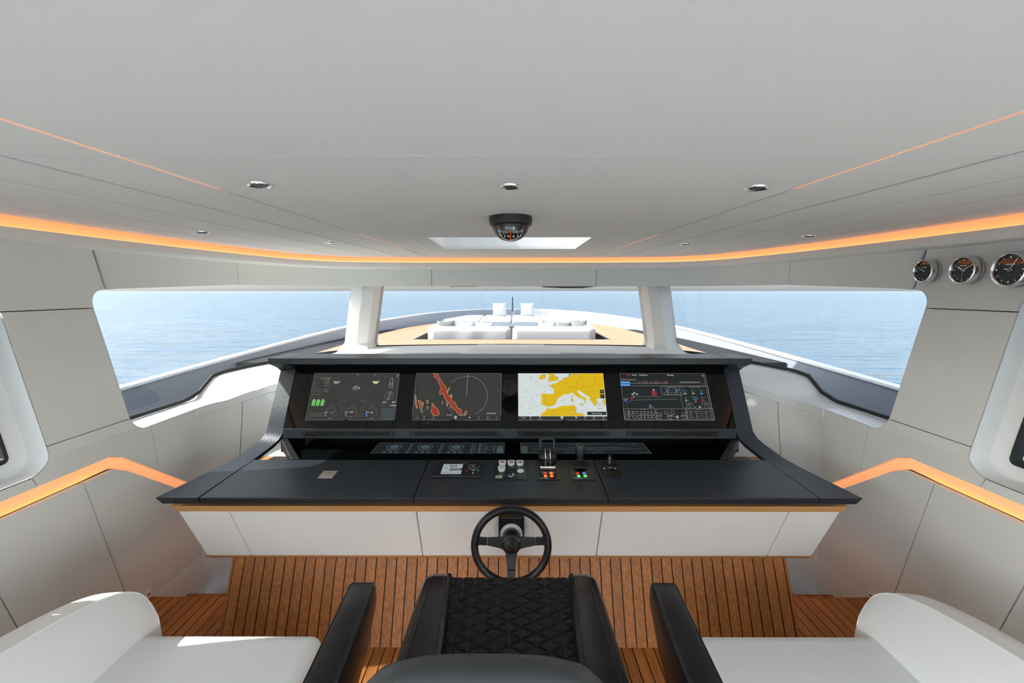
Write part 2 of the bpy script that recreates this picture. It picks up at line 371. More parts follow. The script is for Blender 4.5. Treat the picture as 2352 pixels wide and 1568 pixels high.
for s, nm in ((-1, 'left'), (1, 'right')):
    wdw = window('%s front side window looking out to sea' % nm)
    pts = [(-s * x * -1 * -1, y) if False else (s * abs(x), y) for x, y in GL if y > 2.1 and abs(x) > 1.46]
    pts = [(s * 2.125, 2.16)] + [p for p in pts if p[1] > 2.2]
    glass_ribbon(pts, lambda p: sillz(p[1]) - .03, lambda p: 1.86, 'pane', M_GLASS, wdw)
    # reveal: from wall surface to glass along the window edge path (Y,z)
    path = [(2.75, TOPZ + .02), (2.5, TOPZ + .008), (2.355, TOPZ)] + A(2.345, 1.672, .085, 90, 175, 7) + [(2.26, 1.665), (2.268, 1.10)] + A(2.353, 1.115, .085, 185, 268, 7) + [(2.80, 1.03)]
    rings = [[(s * wx(z), y, z), (s * (wx(z) + .04), y, z), (s * 2.14, y, z)] for y, z in path]
    MB().loft(rings, closed=False).build('reveal', M_WHITE, wdw, smooth=1, fix=False)
    gp = [(p[0] - s * .012, p[1], sillz(p[1]) + .004) for p in pts]
    MB().loft([[(x, y, z - .006), (x, y, z + .016), (x + s * .014, y, z + .016), (x + s * .014, y, z - .006)] for x, y, z in gp]).build('gasket', M_RUB, wdw)
    MB().loft([[(x, y, 1.80 + .0 * z), (x, y, 1.86), (x + s * .03, y, 1.86), (x + s * .03, y, 1.80)] for x, y, z in gp]).build('top_gasket', M_RUB, wdw)
wc = window('centre front window over the foredeck')
pts = [(x, y) for x, y in G_GL if abs(x) < 1.5 and y > 4]
glass_ribbon(pts, lambda p: 1.14, lambda p: 1.86, 'pane', M_GLASS, wc)
gp = [(x, y - .012) for x, y in pts if abs(x) < 1.46]
MB().loft([[(x, y, 1.195), (x, y, 1.212), (x, y + .014, 1.212), (x, y + .014, 1.195)] for x, y in gp]).build('gasket', M_RUB, wc)
for s, nm in ((-1, 'left'), (1, 'right')):
    wdw = window('%s aft side window with deep rounded white frame' % nm)
    loop = A(1.755, 1.68, .09, 90, 0, 7) + [(1.845, 1.665), (1.85, 1.10)] + A(1.76, 1.082, .09, 8, -90, 7) + A(1.43, 1.082, .09, 270, 180, 7) + A(1.43, 1.68, .09, 180, 90, 7)
    c = Vector((1.595, 1.38))
    loop = inset(loop, 0); ins = None
    loop = inset(loop, .004); r1 = [(s * (wx(z) - .001), y, z) for y, z in loop]; r2 = [(s * (wx(z) + .09), y, z) for y, z in loop]
    l2 = inset(loop, .004)
    MB().loft([r1, r2], True, False).build('reveal', M_WHITE, wdw, smooth=1, fix=False)
    l3 = inset(loop, .062)
    MB().loft([[(s * (wx(z) + .085), y, z) for y, z in loop], [(s * (wx(z) + .1), y, z) for y, z in l2], [(s * (wx(z) + .105), y, z) for y, z in l3], [(s * 2.14, y, z) for y, z in l3]], True, False).build('inner_frame', M_WHITE, wdw, smooth=1, fix=False)
    MB().loft([[(s * (wx(z) + .098), y, z) for y, z in inset(l3, -.003)], [(s * (wx(z) + .094), y, z) for y, z in inset(l3, .016)], [(s * (wx(z) + .13), y, z) for y, z in inset(l3, .016)], [(s * (wx(z) + .13), y, z) for y, z in inset(l3, -.003)]], True, False, loop=True).build('gasket', M_RUB, wdw, smooth=1)
    MB().prism([(s * 2.115, y, z) for y, z in [(1.40, 1.03), (1.79, 1.03), (1.79, 1.74), (1.40, 1.74)]], (s * .006, 0, 0)).build('pane', M_GLASS, wdw)
    wdw = window('invented wide %s window letting daylight into the aft wheelhouse' % nm)  # invented out of view to bring in more daylight
    for y0, y1, z0, z1 in [(-2.4, -.1, .94, .97), (-2.4, -.1, 1.80, 1.83), (-2.43, -2.4, .94, 1.83), (-.1, -.07, .94, 1.83)]:
        MB().box(min(s * 1.93, s * 2.15), max(s * 1.93, s * 2.15), y0, y1, z0, z1).build('reveal', M_WHITE, wdw)
    MB().box(min(s * 2.12, s * 2.128), max(s * 2.12, s * 2.128), -2.4, -.1, .97, 1.80).build('pane', M_GLASSC, wdw)

# ------------------------------------------------------------------ front fascia, cornice, amber cove
def seg_idx(curve, r):       # sample index where (x-cx)/y crosses ratio r (front half)
    best = min(range(len(curve)), key=lambda i: abs((curve[i][0] - .02) / max(curve[i][1], .3) - r) if curve[i][1] > 1 else 9e9); return best
def dense(curve, n=5):
    o = []
    for a, b in zip(curve, curve[1:]):
        for k in range(n): o.append((a[0] + (b[0] - a[0]) * k / n, a[1] + (b[1] - a[1]) * k / n))
    return o + [curve[-1]]
FD = dense(F_IN); CD = dense(C_IN); FO = off(FD, .025); FB = off(FD, .05)
wf = MB()
rngs = []
i0 = next(i for i, p in enumerate(FD) if p[1] > 2.33); ib = next(i for i, p in enumerate(FD) if p[1] > 2.1)
cuts = [i0] + [seg_idx(FD, r) for r in (-.60, -.18, .18, .60)] + [len(FD) - 1 - i0]
def fz(p): return 1.757 + min(1, max(0, (p[1] - 2.3) / 1.0)) * .036
FOUT = off(FD, .012)
wf.loft([[(FOUT[i][0], FOUT[i][1], fz(FD[i]) + .002), (FB[i][0], FB[i][1], fz(FD[i]) + .002), (FB[i][0], FB[i][1], 1.97), (FOUT[i][0], FOUT[i][1], 1.97)] for i in range(ib, len(FD) - ib)])
wall_front = wf.build('wall_front', M_GAP, kind='structure')
for a, b in zip(cuts, cuts[1:]):
    A1 = []
    for i in range(a, b + 1):
        t = .0; p, q = FD[i], FOUT[i]; p = Vector(p); q = Vector(q)
        if i == a or i == b:
            d = Vector(FD[i + 1 if i == a else i - 1]) - p; d = d.normalized() * .002; p = p + d; q = q + d
        e0, e1 = ((2.361 - p.y), (2.311 - p.y)) if i in (i0, len(FD) - 1 - i0) else (0, 0)     # the end next to the side wall is raked
        A1.append([(p.x, p.y + e0, fz(p)), (q.x, q.y + e0, fz(p)), (q.x, q.y + e1, 1.962), (p.x, p.y + e1, 1.962)])
    MB().loft(A1).build('panel', M_WALL, wall_front, smooth=1)
# window-head liner over the glass
GD = dense(off(G_GL, -.0)); n2 = len(FD)
gi = [G_GL[min(len(G_GL) - 1, round(i * (len(G_GL) - 1) / (n2 - 1)))] for i in range(n2)]
MB().loft([[(FB[i][0], FB[i][1], fz(FD[i]) + .004), (gi[i][0], gi[i][1], 1.815), (gi[i][0] * 1.03, gi[i][1] + .06, 1.815), (gi[i][0] * 1.03, gi[i][1] + .06, 2.16), (FB[i][0], FB[i][1], 2.16)] for i in range(i0, n2 - i0)]).build('window_head', M_WHITE, wall_front, smooth=1)
# cornice pieces
corn = MB().loft([[(FD[i][0], FD[i][1], 1.965), (FB[i][0], FB[i][1], 1.965), (FB[i][0], FB[i][1], 1.995), (FD[i][0], FD[i][1], 1.995)] for i in range(0, len(FD))]).build('trim_5', M_GAP, kind='structure')
corn['label'] = 'pale cornice ledge carrying the amber light cove'
cc = [0, next(i for i, p in enumerate(CD) if p[1] > 1.0)] + [seg_idx(CD, r) for r in (-.56, -.19, .185, .56)]
cc = sorted(cc + [len(CD) - 1 - cc[1], len(CD) - 1])
CI = off(CD, .006)
for a, b in zip(cc, cc[1:]):
    rings = []
    for i in range(a, b + 1):
        p = Vector(CD[i]); f = Vector(FO[i])
        if i in (a, b):
            d = (Vector(CD[min(i + 1, len(CD) - 1) if i == a else i - 1]) - p); d = d.normalized() * .0012 if d.length else d; p = p + d; f = f + d
        u = (f - p).normalized()
        prof = [(p + u * .012, 1.956), (p + u * .003, 1.960), (p, 1.966), (p, 1.999), (p + u * .004, 2.006), (p + u * .035, 2.004), (f, 2.0), (f, 1.952)]
        rings.append([(q.x, q.y, z) for q, z in prof])
    MB().loft(rings).build('cornice_panel', M_WALL, corn, smooth=1)
CB0 = off(CD, .055); CB1 = off(CD, .075)
cove = MB().loft([[(CB0[i][0], CB0[i][1], 2.002), (CB1[i][0], CB1[i][1], 2.002), (CB1[i][0], CB1[i][1], 2.066), (CB0[i][0], CB0[i][1], 2.066)] for i in range(len(CD))]).build('cove_glow', M_GLOW, corn, smooth=1)  # back wall of the cove; LED light on it is put into the emission
CT0 = off(CD, .030); CT1 = off(CD, .044)
MB().loft([[(CT0[i][0], CT0[i][1], 2.0065), (CT1[i][0], CT1[i][1], 2.0065), (CT1[i][0], CT1[i][1], 2.010), (CT0[i][0], CT0[i][1], 2.010)] for i in range(len(CD))]).build('led_tape', mat('led_tape_amber', (.9, .5, .2), .5, emit=(1.0, .36, .12), es=1.2), corn)
cove['label'] = 'amber glowing cove wall running all along the ceiling edge'

# ------------------------------------------------------------------ ceiling
region = [(x, y) for x, y in C_IN]
slab_pts = [(x, y) for x, y in off(C_IN, .13)]
SKX, SK0, SK1 = .47, 2.62, 3.34
def hole_quads(outer, x0, x1, y0, y1):
    big = 9; cells = [[(-big, -big), (-x1 if False else x0, -big), (x0, big), (-big, big)], [(x1, -big), (big, -big), (big, big), (x1, big)], [(x0, -big), (x1, -big), (x1, y0), (x0, y0)], [(x0, y1), (x1, y1), (x1, big), (x0, big)]]
    return [q for q in (clip(c, outer) for c in cells) if len(q) > 2]
AX0, AX1, AY0, AY1 = -1.85, .45, -2.3, -.90          # roof opening invented over the unseen aft part to let daylight in
def two_holes(outer, e): return [r for q in hole_quads(outer, -SKX - e, SKX + e, SK0 - e, SK1 + e) for r in hole_quads(q, AX0, AX1, AY0, AY1)]
cb = MB()
for q in two_holes(slab_pts, .012): cb.prism([(x, y, H + .018) for x, y in q], (0, 0, .03))
for q in () and hole_quads(slab_pts, -SKX - .012, SKX + .012, SK0 - .012, SK1 + .012): cb.prism([(x, y, H + .018) for x, y in q], (0, 0, .03))
ceil = cb.build('ceiling', M_GAP, kind='structure'); ceil['label'] = 'pale fabric panelled ceiling'
rb = MB()
for q in two_holes([(x, y) for x, y in off(G_GL, .12)], .012): rb.prism([(x, y, 2.102) for x, y in q], (0, 0, .06))
rb.build('roof_shell', M_CAPW, ceil)
# longitudinal seams: x = a - b*(y-?)   (A carries the amber lines)
seams = [lambda y: .92 - .049 * y, lambda y: 1.185 - .059 * y, lambda y: 1.45 - .069 * y, lambda y: 1.72 - .08 * y, lambda y: 1.955 - .09 * y]
ROWS = [-2.6, 1.055, 2.29, 4.6]
def quad_lines(f0, f1, y0, y1, g0, g1, gy): return [(f0(y0) + g0, y0 + gy), (f1(y0) - g1, y0 + gy), (f1(y1) - g1, y1 - gy), (f0(y1) + g0, y1 - gy)]
for r in range(3):
    y0, y1 = ROWS[r], ROWS[r + 1]
    Fs = [lambda y: -9.0] + [(lambda y, f=f: -f(y)) for f in seams[::-1]] + seams + [lambda y: 9.0]
    for j in range(len(Fs) - 1):
        wide = lambda q: .0055 if q in (5, 6) else .0065 if q in (4, 7) else .0032
        cell = quad_lines(Fs[j], Fs[j + 1], y0, y1, wide(j), wide(j + 1), .0026)
        if j == 5 and r == 2:    # bay with the skylight hatch
            for q in hole_quads(cell, -.56, .565, 2.53, 3.45): MB().prism([(x, y, H) for x, y in clip(q, region)], (0, 0, .02)).build('panel', M_CEIL, ceil)
            continue
        if r == 0:
            for q in hole_quads(clip(cell, region), AX0, AX1, AY0, AY1):
                if abs(area2(q)) > .004: MB().prism([(x, y, H) for x, y in q], (0, 0, .02)).build('panel', M_CEIL, ceil)
            continue
        q = clip(cell, region)
        if len(q) > 2 and abs(area2(q)) > .004: MB().prism([(x, y, H) for x, y in q], (0, 0, .02)).build('panel', M_CEIL, ceil)
# skylight: lining panel, well and glazed hatch
hatch = [(-.558, 2.532), (.563, 2.532), (.563, 3.448), (-.558, 3.448)]
for q in hole_quads(hatch, -SKX + .004, SKX - .004, SK0 + .004, SK1 - .004): MB().prism([(x, y, H + .001) for x, y in q], (0, 0, .02)).build('hatch_panel', M_CEIL, ceil)
rl_ = window('invented wide roof light letting daylight into the aft wheelhouse')
box('pane', AX0 - .05, AX1 + .05, AY0 - .05, AY1 + .05, 2.166, 2.174, M_GLASSC, rl_)
sk = window('skylight hatch in the ceiling above the console')
for (x0, x1, y0, y1) in [(-SKX - .012, -SKX, SK0 - .012, SK1 + .012), (SKX, SKX + .012, SK0 - .012, SK1 + .012), (-SKX, SKX, SK0 - .012, SK0), (-SKX, SKX, SK1, SK1 + .012)]:
    box('well_side', x0, x1, y0, y1, H + .022, 2.50, M_WHITE, sk)
box('pane', -SKX - .02, SKX + .02, SK0 - .02, SK1 + .02, 2.505, 2.513, M_GLASS, sk)
for (x0, x1, y0, y1) in [(-SKX - .04, -SKX, SK0 - .04, SK1 + .04), (SKX, SKX + .04, SK0 - .04, SK1 + .04), (-SKX, SKX, SK0 - .04, SK0), (-SKX, SKX, SK1, SK1 + .04)]:
    box('hatch_frame', x0, x1, y0, y1, 2.515, 2.54, M_WHITE, sk)
# amber lines in the seam beside the centre panels
for s in (-1, 1):
    for y0, y1 in [(-1.5, 1.40), (2.47, 3.35)]:
        f = seams[0]; t = .0035
        MB().prism([(s * f(y0) - t, y0, H + .003), (s * f(y0) + t, y0, H + .003), (s * f(y1) + t, y1, H + .003), (s * f(y1) - t, y1, H + .003)], (0, 0, .006)).build('led_line', M_LEDB, ceil)
# unseen back wall; its wide glazed doors are invented to let daylight in
bw = MB(); bw.box(-2.2, -2.0, -2.72, -2.6, -.1, 2.1); bw.box(2.0, 2.2, -2.72, -2.6, -.1, 2.1); bw.box(-2.0, 2.0, -2.72, -2.6, 2.0, 2.1); bw.box(-2.0, 2.0, -2.72, -2.6, -.1, .02)
wb = bw.build('wall_back', M_WALL, kind='structure')
dr = empty('added_door_1', (0, -2.66, 0)); dr['kind'] = 'structure'; dr['label'] = 'invented glazed aft doors letting daylight into the wheelhouse'
for s in (-1, 1):
    for x0, x1, z0, z1 in [(.0, .05, .02, 2.0), (1.95, 2.0, .02, 2.0), (.05, 1.95, .02, .08), (.05, 1.95, 1.95, 2.0)]:
        MB().box(min(s * x0, s * x1), max(s * x0, s * x1), -2.69, -2.63, z0, z1).build('door_frame', M_WHITE, dr)
    MB().box(min(s * .05, s * 1.95), max(s * .05, s * 1.95), -2.664, -2.656, .08, 1.95).build('pane', M_GLASSC, dr)

# ------------------------------------------------------------------ ceiling fittings
def downlight(x, y, r, label, grp):
    o = empty('downlight', (x, y, H)); tag(o, label, 'light', grp)
    M = Matrix.Translation((x, y, H))
    MB().lathe([(r, .001), (r, -.003), (r * .93, -.006), (r * .6, -.003), (r * .55, .0008), (r * .9, .0009)], M, 32, False).build('bezel', M_CHROME, o, smooth=1)
    MB().lathe([(r * .66, -.0042), (r * .6, -.0048), (.0005, -.0046)], M, 24, False).build('lamp_well', mat('lamp_dark', (.02, .017, .015), .5), o)
    return o
downlight(-.697, 1.325, .034, 'chrome downlight in the ceiling, left one of the row of three', 'chrome ceiling downlights')
downlight(.012, 1.345, .03, 'chrome downlight in the ceiling just behind the compass', 'chrome ceiling downlights')
downlight(.73, 1.365, .034, 'chrome downlight in the ceiling, right one of the row of three', 'chrome ceiling downlights')
for (x, y, l) in [(-1.568, 2.37, 'small recessed downlight over the left window, nearest to it'), (-1.106, 2.845, 'small recessed downlight between left window and skylight'), (1.13, 2.975, 'small recessed downlight between skylight and right window'), (1.64, 2.545, 'small recessed downlight over the right window, nearest to it')]:
    downlight(x, y, .036, l, 'small dark side downlights')
# compass
cy = 1.90; cp = empty('compass', (.011, cy, H)); tag(cp, 'black ball compass with orange lubber line hanging from the ceiling', 'compass')
M = Matrix.Translation((.011, cy, H))
MB().lathe([(.07, 0), (.087, -.001), (.088, -.006), (.087, -.032), (.082, -.037), (.068, -.038), (.066, -.036), (.06, -.03)], M, 48, False).build('mount_ring', M_BLKP, cp, smooth=1)
MB().lathe([(.075, -.037)] + [(.075 * math.cos(R(a)), -.037 - .062 * math.sin(R(a))) for a in range(8, 89, 8)] + [(.001, -.099)], M, 40, False).build('hood', M_BLKS, cp, smooth=1)
Mt = M @ Matrix.Translation((0, -.028, -.046)) @ Matrix.Rotation(R(16), 4, 'X')
dome = [(.056 * math.cos(R(a)), -.052 * math.sin(R(a))) for a in range(0, 90, 6)] + [(.0008, -.052)]
gm = mat('compass_bowl', (.006, .007, .009), .03, spec=.6, coat=1)
MB().lathe([(.058, .012), (.0585, 0)] + dome, Mt, 40, False).build('bowl', gm, cp, smooth=1)
cw = mat('compass_white', (.8, .82, .85), .4)
mb = MB()
for a in range(-150, -29, 6):
    L0 = 14 if a % 30 else 22
    for e in (2,):
        p = []
        for (aa, el) in ((a - .9, 6), (a + .9, 6), (a + .9, L0), (a - .9, L0)):
            p.append(Mt @ Vector((.0575 * math.cos(R(el)) * math.cos(R(aa)), .0575 * math.cos(R(el)) * math.sin(R(aa)), -.0535 * math.sin(R(el)))))
        mb.add(p, [(0, 1, 2, 3)])
mb.build('tick_marks', cw, cp, fix=False)
mb = MB()
for a in (-140, -118, -100, -76, -55, -36):
    p = []
    for (aa, el) in ((a - 4, 27), (a + 4, 27), (a + 4, 36), (a - 4, 36)):
        p.append(Mt @ Vector((.0575 * math.cos(R(el)) * math.cos(R(aa)), .0575 * math.cos(R(el)) * math.sin(R(aa)), -.0535 * math.sin(R(el)))))
    mb.add(p, [(0, 1, 2, 3)])
mb.build('numerals', cw, cp, fix=False)
pth = [Mt @ Vector((0, -.0575 * math.cos(R(e)), -.0535 * math.sin(R(e)))) for e in range(2, 92, 8)]
MB().tube(pth, .0013, 6).build('lubber_line', mat('orange', (.8, .17, .01), .4, emit=(.8, .15, 0), es=.15), cp)
# gauges on the right wall
def gauge(y, z, r, label, hands, red):
    x = wx(z) - .001; g = empty('wall_gauge', (x, y, z)); tag(g, label, 'gauge', 'round black dial gauges on the right wall')
    Mg = Matrix.Translation((x, y, z)) @ Matrix.Rotation(R(-90), 4, 'Y')
    MB().lathe([(.001, 0), (r * .98, 0), (r, .003), (r, .014), (r * .94, .016), (.001, .016)], Mg, 40, False).build('back_ring', M_STEEL, g, smooth=1)
    MB().lathe([(r * .93, .015), (r * .93, .024)], Mg, 40, False).build('shadow_ring', M_BLKP, g, smooth=1)
    MB().lathe([(r * .9, .022), (r * 1.0, .023), (r * 1.02, .030), (r * 1.02, .044), (r * .98, .050), (r * .90, .051), (r * .86, .047), (r * .85, .040)], Mg, 44, False).build('bezel', M_CHROME, g, smooth=1)
    MB().lathe([(r * .87, .041), (.0005, .0412)], Mg, 40, False).build('dial', mat('dial_glass', (.008, .011, .012), .04, spec=.6), g)
    sh = Sheet((x - .042, y, z), (0, -1, 0), (0, 0, 1), .0004)   # looking at the wall from inside, right is aft
    for h in range(12):
        a = R(h * 30); c_, s_ = math.cos(a), math.sin(a)
        sh.line('white', [(c_ * r * .66, s_ * r * .66), (c_ * r * .78, s_ * r * .78)], r * (.09 if h % 3 == 0 else .05))
    for ang, ln, tw in hands:
        sh.line('white', [(-math.cos(R(ang)) * r * .15, -math.sin(R(ang)) * r * .15), (math.cos(R(ang)) * r * ln, math.sin(R(ang)) * r * ln)], r * tw, 2)
    sh.disc('white', 0, 0, r * .07, 2)
    for a in red: sh.line('red', [(math.cos(R(a)) * r * .62, math.sin(R(a)) * r * .62), (math.cos(R(a)) * r * .8, math.sin(R(a)) * r * .8)], r * .05, 2)
    sh.rect('white', -r * .25, r * .28, r * .25, r * .33)
    sh.build({'white': 'dial_marks', 'red': 'red_marks'}, {'white': mat('dial_white', (.75, .8, .8), .5), 'red': mat('dial_red', (.7, .06, .04), .5)}, g)
gauge(2.262, 1.847, .055, 'round chrome barometer gauge nearest the window on the right wall', [(150, .7, .05)], [10, 160])
gauge(2.065, 1.843, .062, 'round chrome wall clock with two hands, middle of the three gauges', [(150, .5, .1), (28, .75, .06), (-95, .6, .03)], [-95])
gauge(1.872, 1.836, .07, 'round chrome gauge cut off by the right edge of the picture', [(60, .7, .05), (170, .3, .06)], [])

# ------------------------------------------------------------------ dash below the front windows
gback = [(x, y) for x, y in off(G_GL, -.004) if y > 3.22]
back = [(gback[-1][0], gback[-1][1])] if False else gback[::-1]
barc = A(-1.655, 2.78, .275, 178, 90, 9)
dash_poly = [(-2.128, 2.74), (-1.93, 2.74)] + barc + [(-x, y) for x, y in barc[::-1]] + [(1.93, 2.74), (2.128, 2.74), (2.09, 3.15)] + back + [(-2.09, 3.15)]
dash = skin(MB(), dash_poly, lambda u, v, d: (u, v, ztop(u, v) - d + .0005), .05, (-1.93, -1.85, -1.72, -1.6, -1.5, 1.5, 1.6, 1.72, 1.85, 1.93), (2.80, 2.93, 2.97, 3.02, 3.07, 3.12, 3.2, 3.6, 4.0)).build('dashboard', M_DASH, smooth=1)
tag(dash, 'white upholstered dashboard ledge between console and front windows', 'dashboard')
for s in (-1, 1):
    v0, v1 = (.44, .95) if s > 0 else (-.95, -.44)
    zz = lambda x, y: dz(y) + .0015
    for t, m in ((0, 'vent_frame'), (1, 'vent_slot')):
        e = .012 * t
        q = [(v0 + e, 4.02 - .06 * (abs(v0) - .44) + e * .6), (v1 - e, 4.02 - .06 * (abs(v1) - .44) + e * .6), (v1 - e, 4.12 - .06 * (abs(v1) - .44) - e * .6), (v0 + e, 4.12 - .06 * (abs(v0) - .44) - e * .6)]
        MB().prism([(x, y, dz(y) + .0005 + .002 * t) for x, y in q], (0, 0, .004 if not t else .0025)).build(m, M_DASH if not t else mat('vent_grey', (.42, .44, .44), .6), dash)
cblk = MB().loft([[(-.37, 3.55, dz(3.55)), (.37, 3.55, dz(3.55)), (.37, 3.55, dz(3.55) + .045), (-.37, 3.55, dz(3.55) + .045)], [(-.36, 4.1, dz(4.1)), (.36, 4.1, dz(4.1)), (.36, 4.1, dz(4.1) + .045), (-.36, 4.1, dz(4.1) + .045)]]).build('centre_cover', M_DASH, dash, bevel=.006)
MB().loft([[(-.355, 4.1, dz(4.1)), (.355, 4.1, dz(4.1)), (.355, 4.1, dz(4.1) + .018), (-.355, 4.1, dz(4.1) + .018)], [(-.33, 4.55, dz(4.55)), (.33, 4.55, dz(4.55)), (.33, 4.55, dz(4.55) + .010), (-.33, 4.55, dz(4.55) + .010)]]).build('cover_flap', M_DASH, dash, bevel=.003)
# bulkhead below the dash, rounded into the side walls
bpath = A(-1.655, 2.78, .275, 178, 90, 9)
bp_all = bpath + [(-1.2, 3.055), (1.2, 3.055)] + [(-x, y) for x, y in bpath[::-1]]
def plan_at(u):
    k_ = 0
    for p_, q_ in zip(bp_all, bp_all[1:]):
        l_ = math.hypot(q_[0] - p_[0], q_[1] - p_[1])
        if u <= k_ + l_ + 1e-7: f_ = (u - k_) / l_; return (p_[0] + (q_[0] - p_[0]) * f_, p_[1] + (q_[1] - p_[1]) * f_), ((q_[0] - p_[0]) / l_, (q_[1] - p_[1]) / l_)
        k_ += l_
    return bp_all[-1], (0, -1)
cum = [0]
for p_, q_ in zip(bp_all, bp_all[1:]): cum.append(cum[-1] + math.hypot(q_[0] - p_[0], q_[1] - p_[1]))
def bmap(e0):
    def f(u, v, d):
        p_, t_ = plan_at(u); x, y = p_[0] - t_[1] * (e0 + d), p_[1] + t_[0] * (e0 + d)
        k_ = min(1, max(0, (abs(x) - 1.45) / .4)); w_ = v - max(0, 1.145 - ztop(x, y)) * max(0, (v - .9) / .192); return (x * (1 + (wx(w_) / 1.93 - 1) * k_), y, w_)
    return f
CZB = [1.05, .97, .9, .87, .4, 0]
bk = skin(MB(), [(0, -.55), (cum[-1], -.55), (cum[-1], 1.10), (0, 1.10)], bmap(.014), .02, cum[1:-1], CZB).build('wall_bulkhead', M_GAP, kind='structure')
u5, uL = cum[5], cum[8] + .2; U = cum[-1]
for a_, b_ in ((0, u5), (u5, uL), (uL, U - uL), (U - uL, U - u5), (U - u5, U)):
    skin(MB(), [(a_ + .0015, -.5), (b_ - .0015, -.5), (b_ - .0015, 1.092), (a_ + .0015, 1.092)], bmap(0), .012, [c_ for c_ in cum if a_ < c_ < b_], CZB).build('panel', M_WALL, bk, smooth=1)
for s in (-1, 1): box('black_gap_strip', min(s * 1.40, s * 1.56), max(s * 1.40, s * 1.56), 3.045, 3.06, 1.075, 1.092, M_BLKP, bk)  # black strip in place of the gap below the dash edge
shelf = box('rear_shelf', -1.62, 1.62, 2.81, 3.05, .66, .70, M_WHITE, bk, bevel=.004)
# pillars
for s, nm in ((-1, 'left'), (1, 'right')):
    top = [(1.25, 4.56), (1.29, 4.36), (1.385, 4.32), (1.53, 4.42), (1.545, 4.56)]
    rings = []
    for z, k, fl_ in [(1.12, 1, .10), (1.185, .95, .03), (1.25, .85, 0), (1.86, 0, 0)]:
        rings.append([(s * (x + .105 * k + (fl_ * (-1 if i < 2 else 1 if i > 2 else 0))), y - .02 * k - (fl_ * 1.6 if i in (1, 2, 3) else 0), z) for i, (x, y) in enumerate(top)])
    p = MB().loft(rings).build('window_pillar', M_DASH, bevel=.004)
    tag(p, '%s faceted white pillar between the front windows' % nm, 'pillar')

# ================================================================== helm console
con = empty('helm_console', (0, 2.3, 0)); tag(con, 'wide black leather topped helm console with teak pedestal and white drawers', 'console')
def zd(y): return .77 + .07 * (y - 2.07)
DY0, DY1 = 2.07, 2.49
# teak pedestal: sloping planked front
PY0, PY1, PZ1 = 2.066, 2.235, .37
ped = MB().hexa([(-1.43, PY0 + .040, 0), (1.43, PY0 + .040, 0), (1.43, 2.85, 0), (-1.43, 2.85, 0)], [(-1.43, PY1 + .07, .46), (1.43, PY1 + .07, .46), (1.43, 2.85, .66), (-1.43, 2.85, .66)]).build('pedestal', M_CAULK, con)
x = -1.43; pk = None
sl = (PY1 - PY0) / PZ1
while x < 1.43 - .01:
    x1 = min(x + PW, 1.43); a = x + .003; b = x1 - .003
    zt = .44; yt = PY0 + sl * zt
    MB().hexa([(a, PY0, .0005), (b, PY0, .0005), (b, PY0 + .03, .0005), (a, PY0 + .03, .0005)], [(a, yt, zt), (b, yt, zt), (b, yt + .03, zt), (a, yt + .03, zt)]).build('plank', M_TEAKV, ped)
    x += PW
for s in (-1, 1): MB().hexa([(s * 1.4305, PY0, .0005), (s * 1.442, PY0, .0005), (s * 1.442, 2.85, .0005), (s * 1.4305, 2.85, .0005)], [(s * 1.4305, PY0 + sl * .44, .44), (s * 1.442, PY0 + sl * .44, .44), (s * 1.442, 2.85, .5), (s * 1.4305, 2.85, .5)]).build('side_board', M_TEAK, ped)
MB().hexa([(-1.428, PY0 + .008, .0005), (1.428, PY0 + .008, .0005), (1.428, PY0 + .028, .0005), (-1.428, PY0 + .028, .0005)], [(-1.428, PY0 + sl * .44 + .008, .44), (1.428, PY0 + sl * .44 + .008, .44), (1.428, PY0 + sl * .44 + .028, .44), (-1.428, PY0 + sl * .44 + .028, .44)]).build('caulking', M_CAULK, ped)
# drawer body
def dy(z): return 2.135 + (.685 - z) * .28
DTZ, DBZ = .668, .388
xt, xb = 1.635, 1.565
body = MB().hexa([(-xb, dy(DBZ) + .02, DBZ), (xb, dy(DBZ) + .02, DBZ), (xb - .03, 2.8, DBZ), (-xb + .03, 2.8, DBZ)], [(-xt, dy(DTZ) + .02, DTZ), (xt, dy(DTZ) + .02, DTZ), (xt, 2.8, DTZ), (-xt, 2.8, DTZ)]).build('drawer_body', M_WHITE, con)
M_DRAW = mat('drawer_leather', (.78, .76, .72), .5, spec=.35, bump=200, bs=.15)
dx_t = [-xt, -1.385, -.457, .462, 1.385, xt]; dx_b = [-xb, -1.335, -.447, .452, 1.335, xb]
for i in range(5):
    g = .0022; a, b, c, d = dx_t[i] + g, dx_t[i + 1] - g, dx_b[i + 1] - g, dx_b[i] + g
    MB().hexa([(d, dy(DBZ), DBZ), (c, dy(DBZ), DBZ), (c, dy(DBZ) + .021, DBZ), (d, dy(DBZ) + .021, DBZ)], [(a, dy(DTZ), DTZ), (b, dy(DTZ), DTZ), (b, dy(DTZ) + .021, DTZ), (a, dy(DTZ) + .021, DTZ)]).build('drawer_front', M_DRAW, con, bevel=.003)
MB().hexa([(-xt - .004, dy(.668) - .004, .6685), (xt + .004, dy(.668) - .004, .6685), (xt + .004, 2.8, .6685), (-xt - .004, 2.8, .6685)], [(-1.665, dy(.7) - .005, .702), (1.665, dy(.7) - .005, .702), (1.665, 2.8, .702), (-1.665, 2.8, .702)]).build('upper_wood_trim', M_OAK, con, bevel=.002)
MB().hexa([(-1.545, dy(.365) + .008, .366), (1.545, dy(.365) + .008, .366), (1.53, 2.8, .366), (-1.53, 2.8, .366)], [(-xb - .01, dy(.387) - .006, .3875), (xb + .01, dy(.387) - .006, .3875), (xb, 2.8, .3875), (-xb, 2.8, .3875)]).build('lower_wood_trim', M_OAK, con, bevel=.002)
